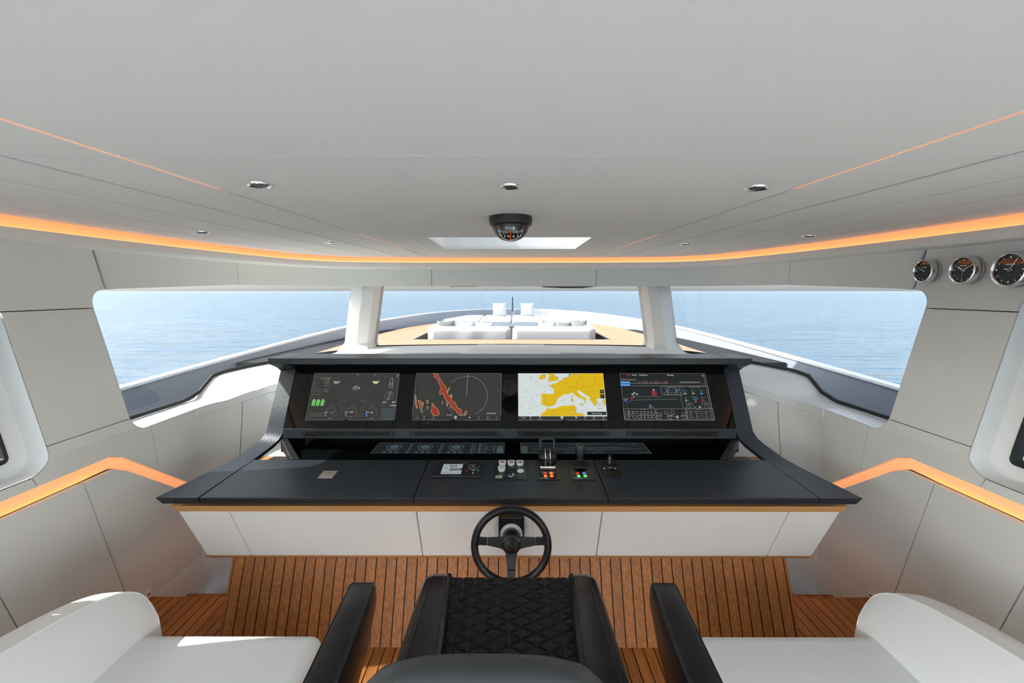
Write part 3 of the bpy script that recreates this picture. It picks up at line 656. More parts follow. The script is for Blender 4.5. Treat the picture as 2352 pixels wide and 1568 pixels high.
MB().hexa([(-1.58, 2.22, .702), (1.58, 2.22, .702), (1.5, 2.8, .702), (-1.5, 2.8, .702)], [(-1.58, 2.22, .735), (1.58, 2.22, .735), (1.45, 2.5, .76), (-1.45, 2.5, .76)]).build('desk_support', M_BLKP, con)
MB().box(-1.48, 1.48, 2.42, 2.435, .3605, .3655).build('added_underglow', mat('added_under_amber', (.9, .5, .2), .5, emit=(1.0, .55, .26), es=4), con)  # hidden emitter added to warm the area under the console
for s in (-1, 1): MB().box(min(s * 1.46, s * 1.475), max(s * 1.46, s * 1.475), 2.44, 2.78, .3605, .3655).build('added_underglow', mat('added_step_warm', (.9, .6, .3), .5, emit=(1.0, .66, .42), es=7), con)  # hidden emitters added to brighten and warm the stair corners
# desk top panels
TH = .036
for x0, x1 in [(-1.478, -.4565), (-.4535, .4745), (.4775, 1.482)]:
    xx0 = x0 + (.028 if x0 < -1 else 0); xx1 = x1 - (.028 if x1 > 1 else 0)
    prof0 = [(x0, DY0, zd(DY0)), (x1, DY0, zd(DY0)), (xx1, DY1, zd(DY1)), (xx0, DY1, zd(DY1))]
    MB().hexa([(x0, DY0 + .014, zd(DY0) - TH), (x1, DY0 + .014, zd(DY0) - TH), (xx1, DY1, zd(DY1) - TH), (xx0, DY1, zd(DY1) - TH)], prof0).build('desk_panel', M_DESK, con, bevel=.004)
# side strips bending up into the screen uprights
for s in (-1, 1):
    inn = [(1.484, 2.07, zd(2.07)), (1.463, 2.36, zd(2.36)), (1.452, 2.49, zd(2.49)), (1.402, 2.610, .844), (1.382, 2.640, .866), (1.366, 2.662, .90), (1.3625, 2.672, .945)]
    out = [(1.684, 2.07, zd(2.07)), (1.60, 2.36, zd(2.36)), (1.562, 2.49, zd(2.49) + .004), (1.510, 2.625, .848), (1.490, 2.655, .870), (1.474, 2.680, .905), (1.466, 2.692, .955)]
    # upright following the screen plane to the hood
    for t in (.35, .62, 1.02):
        y = 2.66 + .215 * t; z = .935 + .345 * t
        inn.append((1.3625, y, z)); out.append((1.463, y + .012, z))
    rings = []
    for i, (a, b) in enumerate(zip(inn, out)):
        nx = inn[min(i + 1, len(inn) - 1)]; pv = inn[max(0, i - 1)]
        ty, tz = nx[1] - pv[1], nx[2] - pv[2]; l = math.hypot(ty, tz); nyv, nzv = tz / l, -ty / l
        th = TH if i < 2 else .022 if i < 6 else .05
        if i == 0: nyv, nzv, th = .35, -.93, TH * 1.05
        rings.append([(s * a[0], a[1], a[2]), (s * b[0], b[1], b[2]), (s * (b[0] - (.02 if i < 3 else 0)), b[1] + nyv * th, b[2] + nzv * th), (s * a[0], a[1] + nyv * th, a[2] + nzv * th)])
    MB().loft(rings).build('side_strip', M_DESK, con, smooth=1)
# screen housing
sb = Vector((0, 2.66, .935)); stp = Vector((0, 2.875, 1.28)); sdir = (stp - sb).normalized(); snor = Vector((0, -sdir.z, sdir.y))
def sp(x, t, d=0): p = sb + (stp - sb) * t + snor * d; return (x, p.y, p.z)
gl = MB().prism([sp(-1.358, -.02), sp(1.358, -.02), sp(1.358, 1.03), sp(-1.358, 1.03)], tuple(-snor * .02)).build('screen_glass', M_GLASSB, con)
gl['label'] = 'continuous black glass in front of the screens'
MB().add([(-1.36, 2.69, .87), (1.36, 2.69, .87), (1.36, 2.99, .87), (-1.36, 2.99, .87), (-1.36, 2.90, 1.285), (1.36, 2.90, 1.285), (1.36, 2.99, 1.29), (-1.36, 2.99, 1.29)], [(0, 3, 2, 1), (4, 5, 6, 7), (0, 1, 5, 4), (1, 2, 6, 5), (2, 3, 7, 6), (3, 0, 4, 7)]).build('screen_housing', M_BLKP, con)
# hood: middle and two wings
def hood(x0, x1, nm, fl0=0, fl1=0):
    pr = [(2.785, 1.335), (2.785, 1.298), (2.80, 1.293), (2.875, 1.279), (2.98, 1.279), (3.0, 1.31), (3.0, 1.335)]
    r0 = [(x0, y, z) for y, z in pr]; r1 = [(x1, y, z) for y, z in pr]
    return MB().loft([r0, r1]).build(nm, M_DESK, con, bevel=.003)
hood(-1.3605, 1.3605, 'hood')
for s in (-1, 1):
    pr = [(2.785, 1.335), (2.785, 1.298), (2.84, 1.262), (2.86, 1.245), (2.93, 1.245), (3.0, 1.31), (3.0, 1.335)]
    r0 = [(s * 1.3635, y, z) for y, z in pr]; r1 = [(s * 1.50, 2.785, 1.335), (s * 1.497, 2.787, 1.30), (s * 1.475, 2.84, 1.268), (s * 1.467, 2.865, 1.245), (s * 1.467, 2.93, 1.245), (s * 1.48, 3.0, 1.31), (s * 1.48, 3.0, 1.335)]
    MB().loft([r0, r1]).build('hood_wing', M_DESK, con, bevel=.003)
# vent bar under the screens
box('vent_bar', -1.359, 1.359, 2.652, 2.76, .868, .929, M_DESK, con, bevel=.003)
for x0, x1 in [(-1.242, -.69), (-.60, -.055), (.052, .602), (.70, 1.25)]:
    vt = box('air_vent', x0, x1, 2.6465, 2.653, .886, .915, M_BLKS, con, bevel=.0015)
    box('vent_slot', x0 + .03, x1 - .03, 2.6455, 2.6475, .8925, .9085, mat('slot_black', (.002, .002, .002), .8), vt)
    box('vent_blade', x0 + .03, x1 - .03, 2.644, 2.6470, .8995, .9015, M_BLKP, vt); box('vent_divider', (x0 + x1) / 2 - .003, (x0 + x1) / 2 + .003, 2.6435, 2.6470, .8925, .9085, M_BLKP, vt)
    for xx in (x0 + .018, x1 - .018): MB().lathe([(.0005, .0055), (.008, .005), (.009, 0)], Matrix.Translation((xx, 2.6465, .9005)) @ Matrix.Rotation(R(90), 4, 'X'), 14, False).build('vent_wheel', M_BLKP, vt, smooth=1)
# speaker grille and round sensors in the screen glass
g = MB(); Mx = Matrix.Translation(sp(0, .62, .0006)) @ Matrix.Rotation(math.atan2(snor.z, -snor.y) + R(90), 4, 'X') if False else None
def screen_disc(x, t, r, nm, m, th=.0012):
    c = Vector(sp(x, t)); u = Vector((1, 0, 0)); pts = [c + u * r * math.cos(2 * math.pi * i / 28) + sdir * r * math.sin(2 * math.pi * i / 28) for i in range(28)]
    return MB().prism(pts, tuple(snor * th)).build(nm, m, con)
screen_disc(0, .62, .052, 'loudspeaker', M_BLKP); screen_disc(0, .62, .02, 'speaker_cone', M_BLKS, .0022)
for x in (-.99, -.345, .0, .335): screen_disc(x, .075, .019, 'sensor', mat('sensor_black', (.001, .001, .001), .9))
# lower glass shelf with cheeks
LZ = .797
lg = MB().prism([(-1.19, 2.492, LZ), (1.19, 2.492, LZ), (1.35, 2.66, LZ), (1.35, 2.95, LZ), (-1.35, 2.95, LZ), (-1.35, 2.66, LZ)], (0, 0, -.02)).build('lower_glass', M_GLASSB, con)
box('rear_closure', -1.36, 1.36, 2.925, 2.945, .70, .90, M_BLKP, con)
box('lower_tray', -1.19, 1.19, 2.50, 2.95, .70, LZ - .021, M_BLKP, con)
for s in (-1, 1):
    MB().hexa([(s * 1.192, 2.492, LZ - .03), (s * 1.24, 2.492, LZ - .03), (s * 1.385, 2.665, .80), (s * 1.345, 2.665, .80)], [(s * 1.192, 2.492, LZ + .006), (s * 1.24, 2.492, LZ + .006), (s * 1.385, 2.665, .872), (s * 1.345, 2.665, .872)]).build('cheek', M_BLKS, con, bevel=.002)
    MB().hexa([(s * 1.345, 2.665, .78), (s * 1.385, 2.665, .78), (s * 1.385, 2.9, .78), (s * 1.345, 2.9, .78)], [(s * 1.345, 2.665, .872), (s * 1.385, 2.665, .872), (s * 1.385, 2.9, .872), (s * 1.345, 2.9, .872)]).build('cheek_rear', M_BLKS, con)

# ================================================================== displays
def em(name, c, st=.355): return mat('screen_' + name, (.004, .004, .004), .02, spec=.5, emit=c, es=st)
SM = dict(bg=em('grey', (.030, .030, .028)), bgd=em('dark', (.010, .013, .014)), white=em('white', (.42, .42, .40)), dim=em('dim', (.22, .22, .20)), faint=em('faint', (.12, .12, .105)),
          red=em('red', (.27, .030, .020)), redb=em('redb', (.6, .03, .03)), yel=em('yellow', (.60, .40, .004)), sea=em('sea', (.55, .60, .60)), blk=em('black', (.003, .003, .003)), blue=em('blue', (.07, .22, .8)),
          lblue=em('lightblue', (.10, .30, .72)), green=em('green', (.13, .40, .11)), teal=em('teal', (.05, .28, .36)), bar=em('bar', (.022, .022, .02)), cream=em('cream', (.45, .42, .26)), fleck=em('fleck', (.45, .42, .18)), bdr=em('border', (.20, .14, .002)), navy=em('navy', (.030, .048, .055)), seal=em('sealine', (.30, .33, .35)))
SN = dict(bg='background', white='bright_text', dim='grey_text', faint='faint_marks', red='red_echo', redb='red_symbols', yel='land', sea='water', blk='dark_buttons', blue='blue_symbols', lblue='blue_tabs', green='green_bars', teal='teal_symbols', bar='menu_bar', cream='cream_marks', fleck='echo_edge', bdr='borders', navy='panel_fill', seal='depth_lines', bgd='background')
SW, SH_ = .54, .305
def display(cx, label, bgk):
    o = empty('display_screen', sp(cx, .108)); tag(o, label, 'screen', 'large screens in the console glass')
    sh = Sheet(Vector(sp(cx - SW / 2, .108)), (1, 0, 0), sdir, .0004)
    sh.rect(bgk, 0, 0, SW, SH_, 1); sh.frame('seal' if bgk == 'sea' else 'dim', 0, 0, SW, SH_, .0012, 2)
    return o, sh
def zmap(tl, tr, bl, br, y0, y1):
    def f(p):
        v = (p[1] - y0) / (y1 - y0); xl = tl + (bl - tl) * v; xr = tr + (br - tr) * v
        return ((p[0] - xl) / (xr - xl) * SW, (1 - v) * SH_)
    return f
def bottom_menu(sh, k=3):
    sh.text('white', '14.5.', .018, .011, .014, k); sh.poly('white', [(.258, .009), (.258, .019), (.253, .019), (.265, .029), (.277, .019), (.272, .019), (.272, .009)], k)
    for u, t in ((.075, 'Mark'), (.132, 'Where To'), (.405, 'Info'), (.46, 'Features'), (.515, 'Options')):
        sh.text('white', t, u, .005, .0075, k, 'CENTER'); sh.disc('white', u, .019, .004, k, 8)
    sh.poly('white', [(.347, .012), (.347, .026), (.360, .014)], k)
# screen 1: vessel status
o, sh = display(-.967, 'screen with grey vessel gauges and three green tank bars, far left of the four', 'bg')
Z1 = zmap(258, 2205, 65, 2090, 100, 1165)
Q = lambda x, y: Z1((x, y))
for i, (x, y, t, sz, kk) in enumerate([(390, 225, 'N 43°33.4532', .012, 'dim'), (390, 262, 'E 10°10.4401', .012, 'dim'), (500, 305, '0.4 kn', .011, 'dim'), (470, 348, '161.5°', .013, 'dim'), (490, 395, '0.0 kn', .011, 'dim'), (480, 495, '30°C', .012, 'dim'), (475, 540, '29°C', .012, 'dim'), (215, 492, 'air temperature', .009, 'faint'), (205, 540, 'water temperature', .009, 'faint'), (200, 605, 'fuel tank levels', .009, 'faint'), (240, 440, 'weather', .009, 'faint'), (285, 185, 'position', .009, 'faint'), (255, 305, 'sog', .009, 'faint'), (245, 348, 'cog', .009, 'faint'), (235, 392, 'stw', .009, 'faint'),
        (1130, 470, '012.8', .020, 'white'), (1170, 412, 'HDG', .008, 'white'), (1125, 508, 'MAGNETIC', .0075, 'dim'), (1850, 190, 'STATUS', .008, 'faint'), (1805, 492, 'WIND', .008, 'faint'), (1810, 785, '2.7', .017, 'white'), (1880, 785, 'kn', .009, 'white'), (2015, 785, '188°', .014, 'white'), (1765, 840, 'DEPTH', .008, 'faint'), (1975, 858, '14.80m', .014, 'white'), (620, 1015, '600', .014, 'dim'), (1075, 1000, '602', .014, 'white'), (1540, 1015, '601', .014, 'white'), (590, 1140, 'RPM', .010, 'dim'), (1070, 1098, 'RPM', .010, 'dim'), (1525, 1140, 'RPM', .011, 'dim'), (880, 738, 'RUDDER', .008, 'faint'), (1320, 738, 'RUDDER', .008, 'faint'), (850, 958, 'RUDDER', .008, 'faint'), (1295, 958, 'RUDDER', .008, 'faint'), (615, 855, 'PORT ENG', .008, 'faint'), (1055, 860, 'MID ENGINE', .008, 'faint'), (1530, 855, 'STBD ENG', .008, 'faint'), (180, 1035, '27/09/2024', .011, 'faint'), (175, 1083, '27/09/2024', .011, 'faint'), (370, 1033, '08:43', .011, 'faint'), (365, 1080, '10:43', .011, 'faint'), (125, 985, 'TIME', .008, 'faint'), (2130, 195, 'F', .024, 'cream')]):
    u, v = Q(x, y); sh.text(kk, t, u, v, sz, 3, bold=.0002 if kk == 'white' else 0)
for x in (235, 335, 437):
    u, v = Q(x, 850); sh.poly('green', [(u - .0115, v), (u + .0085, v), (u + .0115, v + .034), (u + .003, v + .043), (u - .004, v + .043), (u - .0105, v + .034)], 3)
for x in (640, 1105, 1575):
    u, v = Q(x, 1000); sh.ring('faint', u, v, .034, .0016, -40, 175, 3); sh.ring('lblue', u, v, .034, .004, 175, 225, 3); sh.line('white', [(u - .033, v + .004), (u - .016, v + .001)], .003, 3)
    for a in (20, 60, 110): sh.text('dim', '00', u + .025 * math.cos(R(a)) - .005, v + .025 * math.sin(R(a)), .007, 3)
for x in (900, 1345):
    u, v = Q(x, 830)
    for a in range(60, 320, 28): sh.disc('dim', u + .018 * math.cos(R(a if x < 1000 else 180 - a)), v + .020 * math.sin(R(a)), .0017, 3, 6)
    sh.ring('faint', u - .003, Q(x, 1060)[1], .016, .0008, 0, 360, 3)
u, v = Q(1190, 460)
for a in range(0, 360, 15): sh.line('faint', [(u + .066 * math.cos(R(a)), v + .066 * math.sin(R(a))), (u + .072 * math.cos(R(a)), v + .072 * math.sin(R(a)))], .002, 3)
for x, kk in ((765, 'dim'), (1660, 'cream')):
    u, v = Q(x, 290); n_ = 10; sh.poly(kk, [(u + .019 * math.cos(R(180 + 180 * i / n_)), v + .018 * math.sin(R(180 + 180 * i / n_))) for i in range(n_ + 1)], 3); sh.ring('faint', u, v, .022, .0008, 0, 360, 3); sh.rect(kk, u - .026, v - .001, u + .026, v + .001, 3)
u, v = Q(1997, 440); hull = [(-.010, 0), (.010, 0), (.0105, .045), (.006, .062), (0, .068), (-.006, .062), (-.0105, .045), (-.010, 0)]
sh.line('white', [(u + a, v + b) for a, b in hull], .0016, 3); sh.frame('white', u - .006, v + .014, u + .006, v + .034, .001, 3)
u, v = Q(1965, 625)
for a in range(0, 360, 18): sh.line('white', [(u + .024 * math.cos(R(a)), v + .024 * math.sin(R(a))), (u + .029 * math.cos(R(a)), v + .029 * math.sin(R(a)))], .0014, 3)
sh.line('white', [(u + .6 * (a * .9 + b * .25 - .006), v - .022 + .75 * (b - a * .25)) for a, b in hull], .0016, 3)
u0, v0 = Q(1770, 1150); u1, v1 = Q(2110, 885); sh.rect('navy', u0, v0, u1 - .004, v1, 2)
for i in range(12): sh.rect('faint', u0, v0 + i * .006, u1 - .004, v0 + i * .006 + .0006, 3)
for x, kk in ((510, 'red'), (1240, 'dim'), (1640, 'dim')): u, v = Q(x, 135); sh.rect(kk, u - .009, v - .002, u + .009, v + .002, 3)
sh.build(SN, SM, o)
# screen 2: radar
o, sh = display(-.3225, 'radar screen with red coastline echoes on dark grey and a range ring', 'bg')
Z2 = zmap(210, 2135, 115, 2125, 105, 1165)
def echo(pts, jit=14):
    P = []
    for a, b in zip(pts, pts[1:] + pts[:1]):
        n = max(1, int(math.hypot(b[0] - a[0], b[1] - a[1]) / 26))
        for i in range(n): P.append((a[0] + (b[0] - a[0]) * i / n + random.uniform(-jit, jit), a[1] + (b[1] - a[1]) * i / n + random.uniform(-jit, jit)))
    q = [Z2(p) for p in P]; q = [(min(max(u, .001), SW - .001), min(max(v, .026), SH_ - .002)) for u, v in q]
    sh.poly('red', q, 4); sh.line('fleck', q + q[:1], .0016, 5)
    for p in random.sample(q, max(2, len(q) // 3)):
        e = random.uniform(.001, .0028); kx = random.choice(['fleck', 'lblue', 'teal', 'red', 'seal']); du, dv = random.uniform(-.010, .010), random.uniform(-.008, .008)
        u, v = min(max(p[0] + du, .003), SW - .004), max(p[1] + dv, .027); sh.rect(kx, u, v, u + e, min(v + e * 1.3, SH_ - .001), 6)
echo([(600, 120), (710, 120), (740, 230), (800, 330), (850, 370), (900, 460), (910, 560), (920, 590), (1000, 640), (1015, 720), (1100, 800), (1140, 880), (1250, 950), (1260, 1055), (1190, 1055), (1130, 990), (1060, 920), (990, 890), (1000, 850), (930, 780), (870, 700), (850, 630), (820, 570), (770, 610), (740, 540), (780, 470), (750, 390), (710, 280), (650, 210), (615, 180)])
echo([(580, 790), (640, 860), (720, 960), (730, 1060), (610, 1060), (545, 960), (570, 880)], 8)
echo([(250, 720), (300, 720), (350, 870), (345, 1000), (290, 880)], 8); echo([(192, 610), (210, 640), (215, 790), (240, 860), (230, 910), (192, 800)], 5)
for pp in ([(450, 720), (490, 740), (480, 800), (445, 790)], [(450, 860), (480, 870), (470, 930)], [(790, 740), (820, 810), (800, 800)], [(960, 430), (970, 450), (920, 560), (910, 540)], [(1005, 590), (1020, 590), (1010, 680)], [(350, 760), (375, 780), (370, 850), (345, 830)], [(1320, 970), (1370, 980), (1350, 1030), (1290, 1050)], [(900, 760), (930, 850), (905, 830)]): echo(pp, 5)
u, v = Z2((1345, 630)); sh.ring('dim', u, v, .131, .0018, -62, 138, 3); sh.ring('dim', u, v, .131, .0014, 195, 235, 3)
sh.line('seal', [(u, v), (u + .004, SH_ - .003)], .0022, 4)
for a in (-40, -20, 8, 38, 65, 98, 130, 208): sh.rect('dim', u + .131 * math.cos(R(a)) - .003, v + .131 * math.sin(R(a)) - .002, u + .131 * math.cos(R(a)) + .003, v + .131 * math.sin(R(a)) + .002, 4)
sh.rect('bar', 0, .0015, SW, .025, 3)
for (x, y, t) in ((1905, 1025, 'Stop Panning'),): u, v = Z2((x, y)); sh.text('white', t, u, v, .011, 4, 'CENTER', .0002)
u, v = Z2((2065, 545)); sh.text('white', '+', u, v, .016, 4, 'CENTER'); u, v = Z2((2065, 645)); sh.text('white', '-', u, v, .018, 4, 'CENTER')
u, v = Z2((965, 1062)); sh.text('white', 'Gorgona', u, v, .010, 7, 'CENTER'); u, v = Z2((1310, 1062)); sh.text('cream', 'Elba', u, v, .010, 7, 'CENTER')
bottom_menu(sh); sh.build(SN, SM, o)
# screen 3: chart
o, sh = display(.3225, 'bright chart screen with yellow land of Europe on pale grey water', 'sea')
Z3 = zmap(145, 2055, 150, 2140, 120, 1165)
LANDS = [[(1310, 121), (2053, 121), (2075, 480), (2088, 690), (1925, 690), (1880, 720), (1935, 785), (1895, 800), (1890, 850), (1850, 850), (1800, 770), (1750, 720), (1750, 660), (1640, 600), (1560, 540), (1510, 505), (1475, 520), (1480, 550), (1530, 600), (1560, 640), (1620, 660), (1715, 715), (1690, 715), (1650, 705), (1665, 760), (1620, 800), (1640, 750), (1610, 710), (1560, 690), (1480, 660), (1420, 620), (1385, 580), (1340, 555), (1290, 595), (1200, 600), (1130, 605), (1125, 640), (1030, 690), (1005, 750), (1010, 775), (950, 850), (900, 855), (830, 865), (795, 885), (760, 845), (685, 835), (665, 790), (680, 720), (670, 640), (660, 600), (700, 585), (950, 595), (955, 490), (900, 440), (830, 400), (860, 385), (930, 385), (920, 360), (1000, 350), (1060, 300), (1140, 265), (1190, 215), (1290, 195)],
         [(810, 122), (930, 122), (990, 185), (1005, 205), (1050, 230), (1030, 285), (930, 300), (870, 310), (800, 325), (840, 295), (870, 270), (800, 265), (840, 230), (830, 205), (870, 190), (860, 160), (810, 140)],
         [(690, 140), (770, 145), (765, 230), (700, 255), (625, 270), (615, 245), (640, 205), (615, 175), (670, 165)],
         [(650, 1075), (680, 1020), (760, 965), (795, 900), (850, 915), (960, 915), (1030, 885), (1130, 855), (1280, 850), (1400, 840), (1430, 870), (1450, 920), (1420, 960), (1480, 1010), (1610, 1030), (1630, 1075)],
         [(1340, 620), (1365, 610), (1367, 660), (1345, 665)], [(1335, 690), (1382, 685), (1380, 755), (1340, 765)], [(1490, 805), (1600, 805), (1595, 852)], [(1110, 738), (1130, 728), (1145, 738), (1130, 758)], [(2030, 710), (2090, 710), (2100, 850), (2050, 790)], [(1930, 908), (2030, 912), (2030, 925), (1930, 922)]]
for L_ in LANDS:
    q = [Z3(p) for p in L_]; sh.poly('yel', q, 2); sh.line('seal', q + q[:1], .0016, 1)
for B in ([(1060, 300), (1150, 320), (1230, 360), (1290, 390)], [(1290, 195), (1250, 260), (1230, 330)], [(1540, 190), (1550, 270), (1460, 320), (1480, 370), (1620, 410)], [(1240, 470), (1290, 430), (1400, 430), (1600, 450), (1640, 400)], [(960, 590), (1060, 610), (1130, 635)], [(745, 600), (750, 720), (740, 830)], [(1400, 440), (1480, 480), (1510, 500)], [(1620, 430), (1800, 440), (1880, 330), (1870, 200), (1840, 130)], [(1730, 500), (1740, 600), (1800, 680), (1900, 690)], [(1620, 520), (1730, 560), (1850, 540), (1880, 600)], [(950, 920), (975, 1030), (900, 1060)], [(1335, 850), (1340, 930), (1330, 970), (1400, 1050)], [(1880, 260), (2060, 260)], [(1820, 400), (1960, 410), (2070, 395)]):
    sh.line('bdr', [Z3(p) for p in B], .0012, 3)
for B in ([(1285, 125), (1310, 125), (1318, 190), (1290, 195), (1282, 160)], [(1375, 135), (1400, 150), (1385, 165)], [(1430, 150), (1470, 155), (1450, 170)], [(1500, 160), (1550, 175), (1520, 185)], [(1010, 200), (1050, 200), (1035, 220), (1005, 215)], [(1150, 245), (1190, 215), (1195, 235), (1120, 275)], [(1035, 265), (1055, 265), (1045, 285)], [(865, 180), (885, 185), (870, 205)], [(915, 360), (945, 370), (925, 385)], [(1415, 965), (1440, 940), (1435, 975), (1470, 1000), (1430, 985)], [(1770, 125), (1790, 125), (1775, 145)], [(890, 430), (920, 450), (905, 455)], [(945, 480), (960, 485), (952, 500)], [(1445, 920), (1470, 925), (1455, 940)]):
    sh.poly('blue', [Z3(p) for p in B], 3)
sh.line('seal', [Z3(p) for p in [(580, 375), (680, 400), (760, 440), (840, 475), (890, 510), (930, 560)]], .0014, 3)
sh.line('seal', [Z3(p) for p in [(590, 155), (470, 195), (430, 240), (435, 290), (500, 310)]], .001, 3)
for i in range(46):
    u, v = Z3((random.uniform(200, 640), random.uniform(520, 1060))); sh.line('seal', [(u, v), (u + random.uniform(-.012, .012), v + random.uniform(-.010, .010))], .0008, 3)
for x, y in ((265, 188), (430, 230), (460, 195), (345, 530), (505, 550), (570, 630), (245, 670), (455, 690), (385, 800), (485, 825), (225, 865), (420, 915), (375, 1015), (575, 865), (730, 540), (540, 335), (575, 300), (1170, 725), (1680, 930), (1580, 980)): u, v = Z3((x, y)); sh.rect('bar', u - .0035, v - .0012, u + .0035, v + .0012, 3)
for i in range(40):
    u, v = Z3((random.uniform(1910, 2070), random.uniform(720, 900))); sh.line('seal', [(u, v), (u + random.uniform(-.008, .008), v + random.uniform(-.008, .008))], .0016, 3)
sh.poly('sea', [Z3(p) for p in [(1325, 970), (1365, 975), (1370, 990), (1335, 990)]], 4)
sh.rect('bar', 0, .001, SW, .0245, 4); bottom_menu(sh, 5)
for (x0, y0, x1, y1) in ((1980, 500, 2065, 582), (1988, 602, 2075, 690), (1690, 980, 2112, 1055)):
    a = Z3((x0, y1)); b = Z3((x1, y0)); sh.rect('bar', a[0], a[1], min(b[0], SW), b[1], 5)
u, v = Z3((2020, 560)); sh.text('white', '+', u, v, .018, 6, 'CENTER'); u, v = Z3((2030, 660)); sh.text('white', '-', u, v, .02, 6, 'CENTER')
u, v = Z3((1905, 1032)); sh.text('white', 'Stop Panning', u, v, .012, 6, 'CENTER', .0002)
sh.build(SN, SM, o)
# screen 4: bridge control
o, sh = display(.967, 'dark control screen with outlined buttons and coloured squares, far right of the four', 'bgd')
Z4 = zmap(165, 2070, 265, 2260, 110, 1165)
Q = lambda x, y: Z4((x, y))
for x, y, t, sz, kk in ((440, 165, 'Status', .012, 'white'), (595, 165, 'Timestamp', .012, 'white'), (1230, 165, 'Message', .012, 'white'), (315, 165, 'Alarm', .012, 'redb'), (1505, 328, 'Auxiliary Bridge Control', .0125, 'cream'), (2005, 195, 'F', .020, 'cream'), (195, 262, 'VESSEL ONLINE MODE', .009, 'dim'), (195, 285, 'ALARM SYSTEM STATUS', .009, 'dim'), (1215, 445, 'Auxiliary Lights', .0095, 'dim'), (1725, 440, 'Navigation Lights', .0095, 'dim'), (1145, 475, 'Position Light', .007, 'dim'), (1355, 475, 'Courtesy Light', .007, 'dim'), (235, 705, 'Searchlight', .0075, 'cream'), (800, 888, 'Underwater', .007, 'cream'), (600, 935, 'Deck Lights', .008, 'dim'), (1255, 935, 'Wipers', .008, 'dim'), (1870, 935, 'Horn', .008, 'dim')):
    u, v = Q(x, y); sh.text(kk, t, u, v, sz, 4, bold=.0002 if kk == 'white' else 0)
def qrect(kk, x0, y0, x1, y1, k=3): a = Q(x0, y1); b = Q(x1, y0); sh.rect(kk, a[0], a[1], b[0], b[1], k)
def qframe(kk, x0, y0, x1, y1, t=.001, k=4): a = Q(x0, y1); b = Q(x1, y0); sh.frame(kk, a[0], a[1], b[0], b[1], t, k)
qrect('lblue', 183, 303, 388, 345); qrect('lblue', 188, 362, 394, 402); qrect('dim', 390, 340, 1240, 348); qrect('dim', 190, 396, 2115, 402); qrect('faint', 600, 342, 2080, 346)
for x in (700, 935, 1150): qframe('dim', x - 110, 297, x + 70, 338); qframe('redb', x + 10, 295, x + 70, 325, .0015)
for x, y, kk in ((917, 495, 'white'), (485, 565, 'white'), (445, 595, 'white'), (543, 592, 'white'), (475, 650, 'lblue'), (425, 682, 'redb'), (290, 737, 'lblue'), (840, 845, 'lblue'), (893, 548, 'redb'), (953, 548, 'redb'), (903, 602, 'redb'), (960, 602, 'redb'), (1218, 510, 'lblue'), (1430, 510, 'lblue'), (1620, 577, 'white'), (1800, 575, 'white'), (1983, 575, 'lblue'), (1642, 730, 'white'), (1855, 760, 'redb'), (2007, 727, 'redb'), (1943, 872, 'white')):
    u, v = Q(x, y); e = .0055; sh.frame(kk, u - e, v - e, u + e, v + e, .0026, 4)
for x, y in ((1605, 513), (1785, 513), (1968, 513), (1630, 667), (1810, 665), (1862, 662), (1820, 713), (1870, 713), (1995, 665), (1835, 872)): u, v = Q(x, y); sh.ring('teal', u, v, .0042, .0018, 20, 340, 4)
qframe('dim', 1100, 412, 1545, 615, .0016); qframe('dim', 1565, 412, 2130, 900, .0016)
for x in (1185, 1275, 1392, 1483): qframe('dim', x - 38, 545, x + 38, 595, .0016)
for x, y in ((1665, 808), (1757, 808), (2025, 800), (2115, 800), (1690, 872), (2090, 872)): qframe('dim', x - 36, y - 26, x + 36, y + 26, .0014)
for x, y in ((1780, 640), (1900, 690), (1690, 660), (1700, 730), (2055, 665), (2060, 730), (1660, 515), (1845, 515), (2025, 515), (1670, 577), (1855, 577), (2030, 577), (1275, 510), (1485, 510)): u, v = Q(x, y); sh.rect('faint', u - .006, v - .0012, u + .006, v + .0012, 4)
sh.line('dim', [Q(330, 775), Q(420, 725), Q(1000, 705), Q(1450, 710)], .0014, 3); sh.line('faint', [Q(520, 650), Q(700, 635), Q(950, 640), Q(1110, 660)], .0014, 3); sh.line('faint', [Q(560, 670), Q(800, 655), Q(1060, 652)], .0014, 3)
for (x0, x1) in ((255, 358), (365, 965), (975, 1640), (1650, 2235)): qframe('dim', x0, 915, x1, 1155, .0016)
for x, y in [(305, 1005), (310, 1095), (410, 1000), (490, 1000), (490, 1095)] + [(590 + 78 * i, y) for i in range(5) for y in (1005, 1088)] + [(1035, 1030), (1040, 1100), (1190, 1000), (1330, 1000), (1275, 1108), (1590, 1030), (1600, 1100), (1695, 990), (1705, 1095)]: qframe('dim', x - 34, y - 32, x + 34, y + 32, .0018)
for x0, y0, x1, y1 in ((1765, 975, 1855, 1115), (1870, 965, 2090, 1020), (1880, 1070, 2100, 1125), (2105, 975, 2190, 1115)): qframe('dim', x0, y0, x1, y1, .0014)
sh.line('dim', [Q(1180, 1090), Q(1370, 1040)], .002, 4); sh.line('dim', [Q(1190, 1040), Q(1380, 1090)], .002, 4); sh.disc('dim', *Q(1437, 1095), .010, 4)
qrect('lblue', 410, 1060, 435, 1078, 4); qrect('lblue', 1078, 1030, 1100, 1048, 4); qrect('lblue', 1515, 1065, 1540, 1082, 4)
sh.frame('dim', .529, 0, SW, SH_, .0014, 3)
sh.build(SN, SM, o)
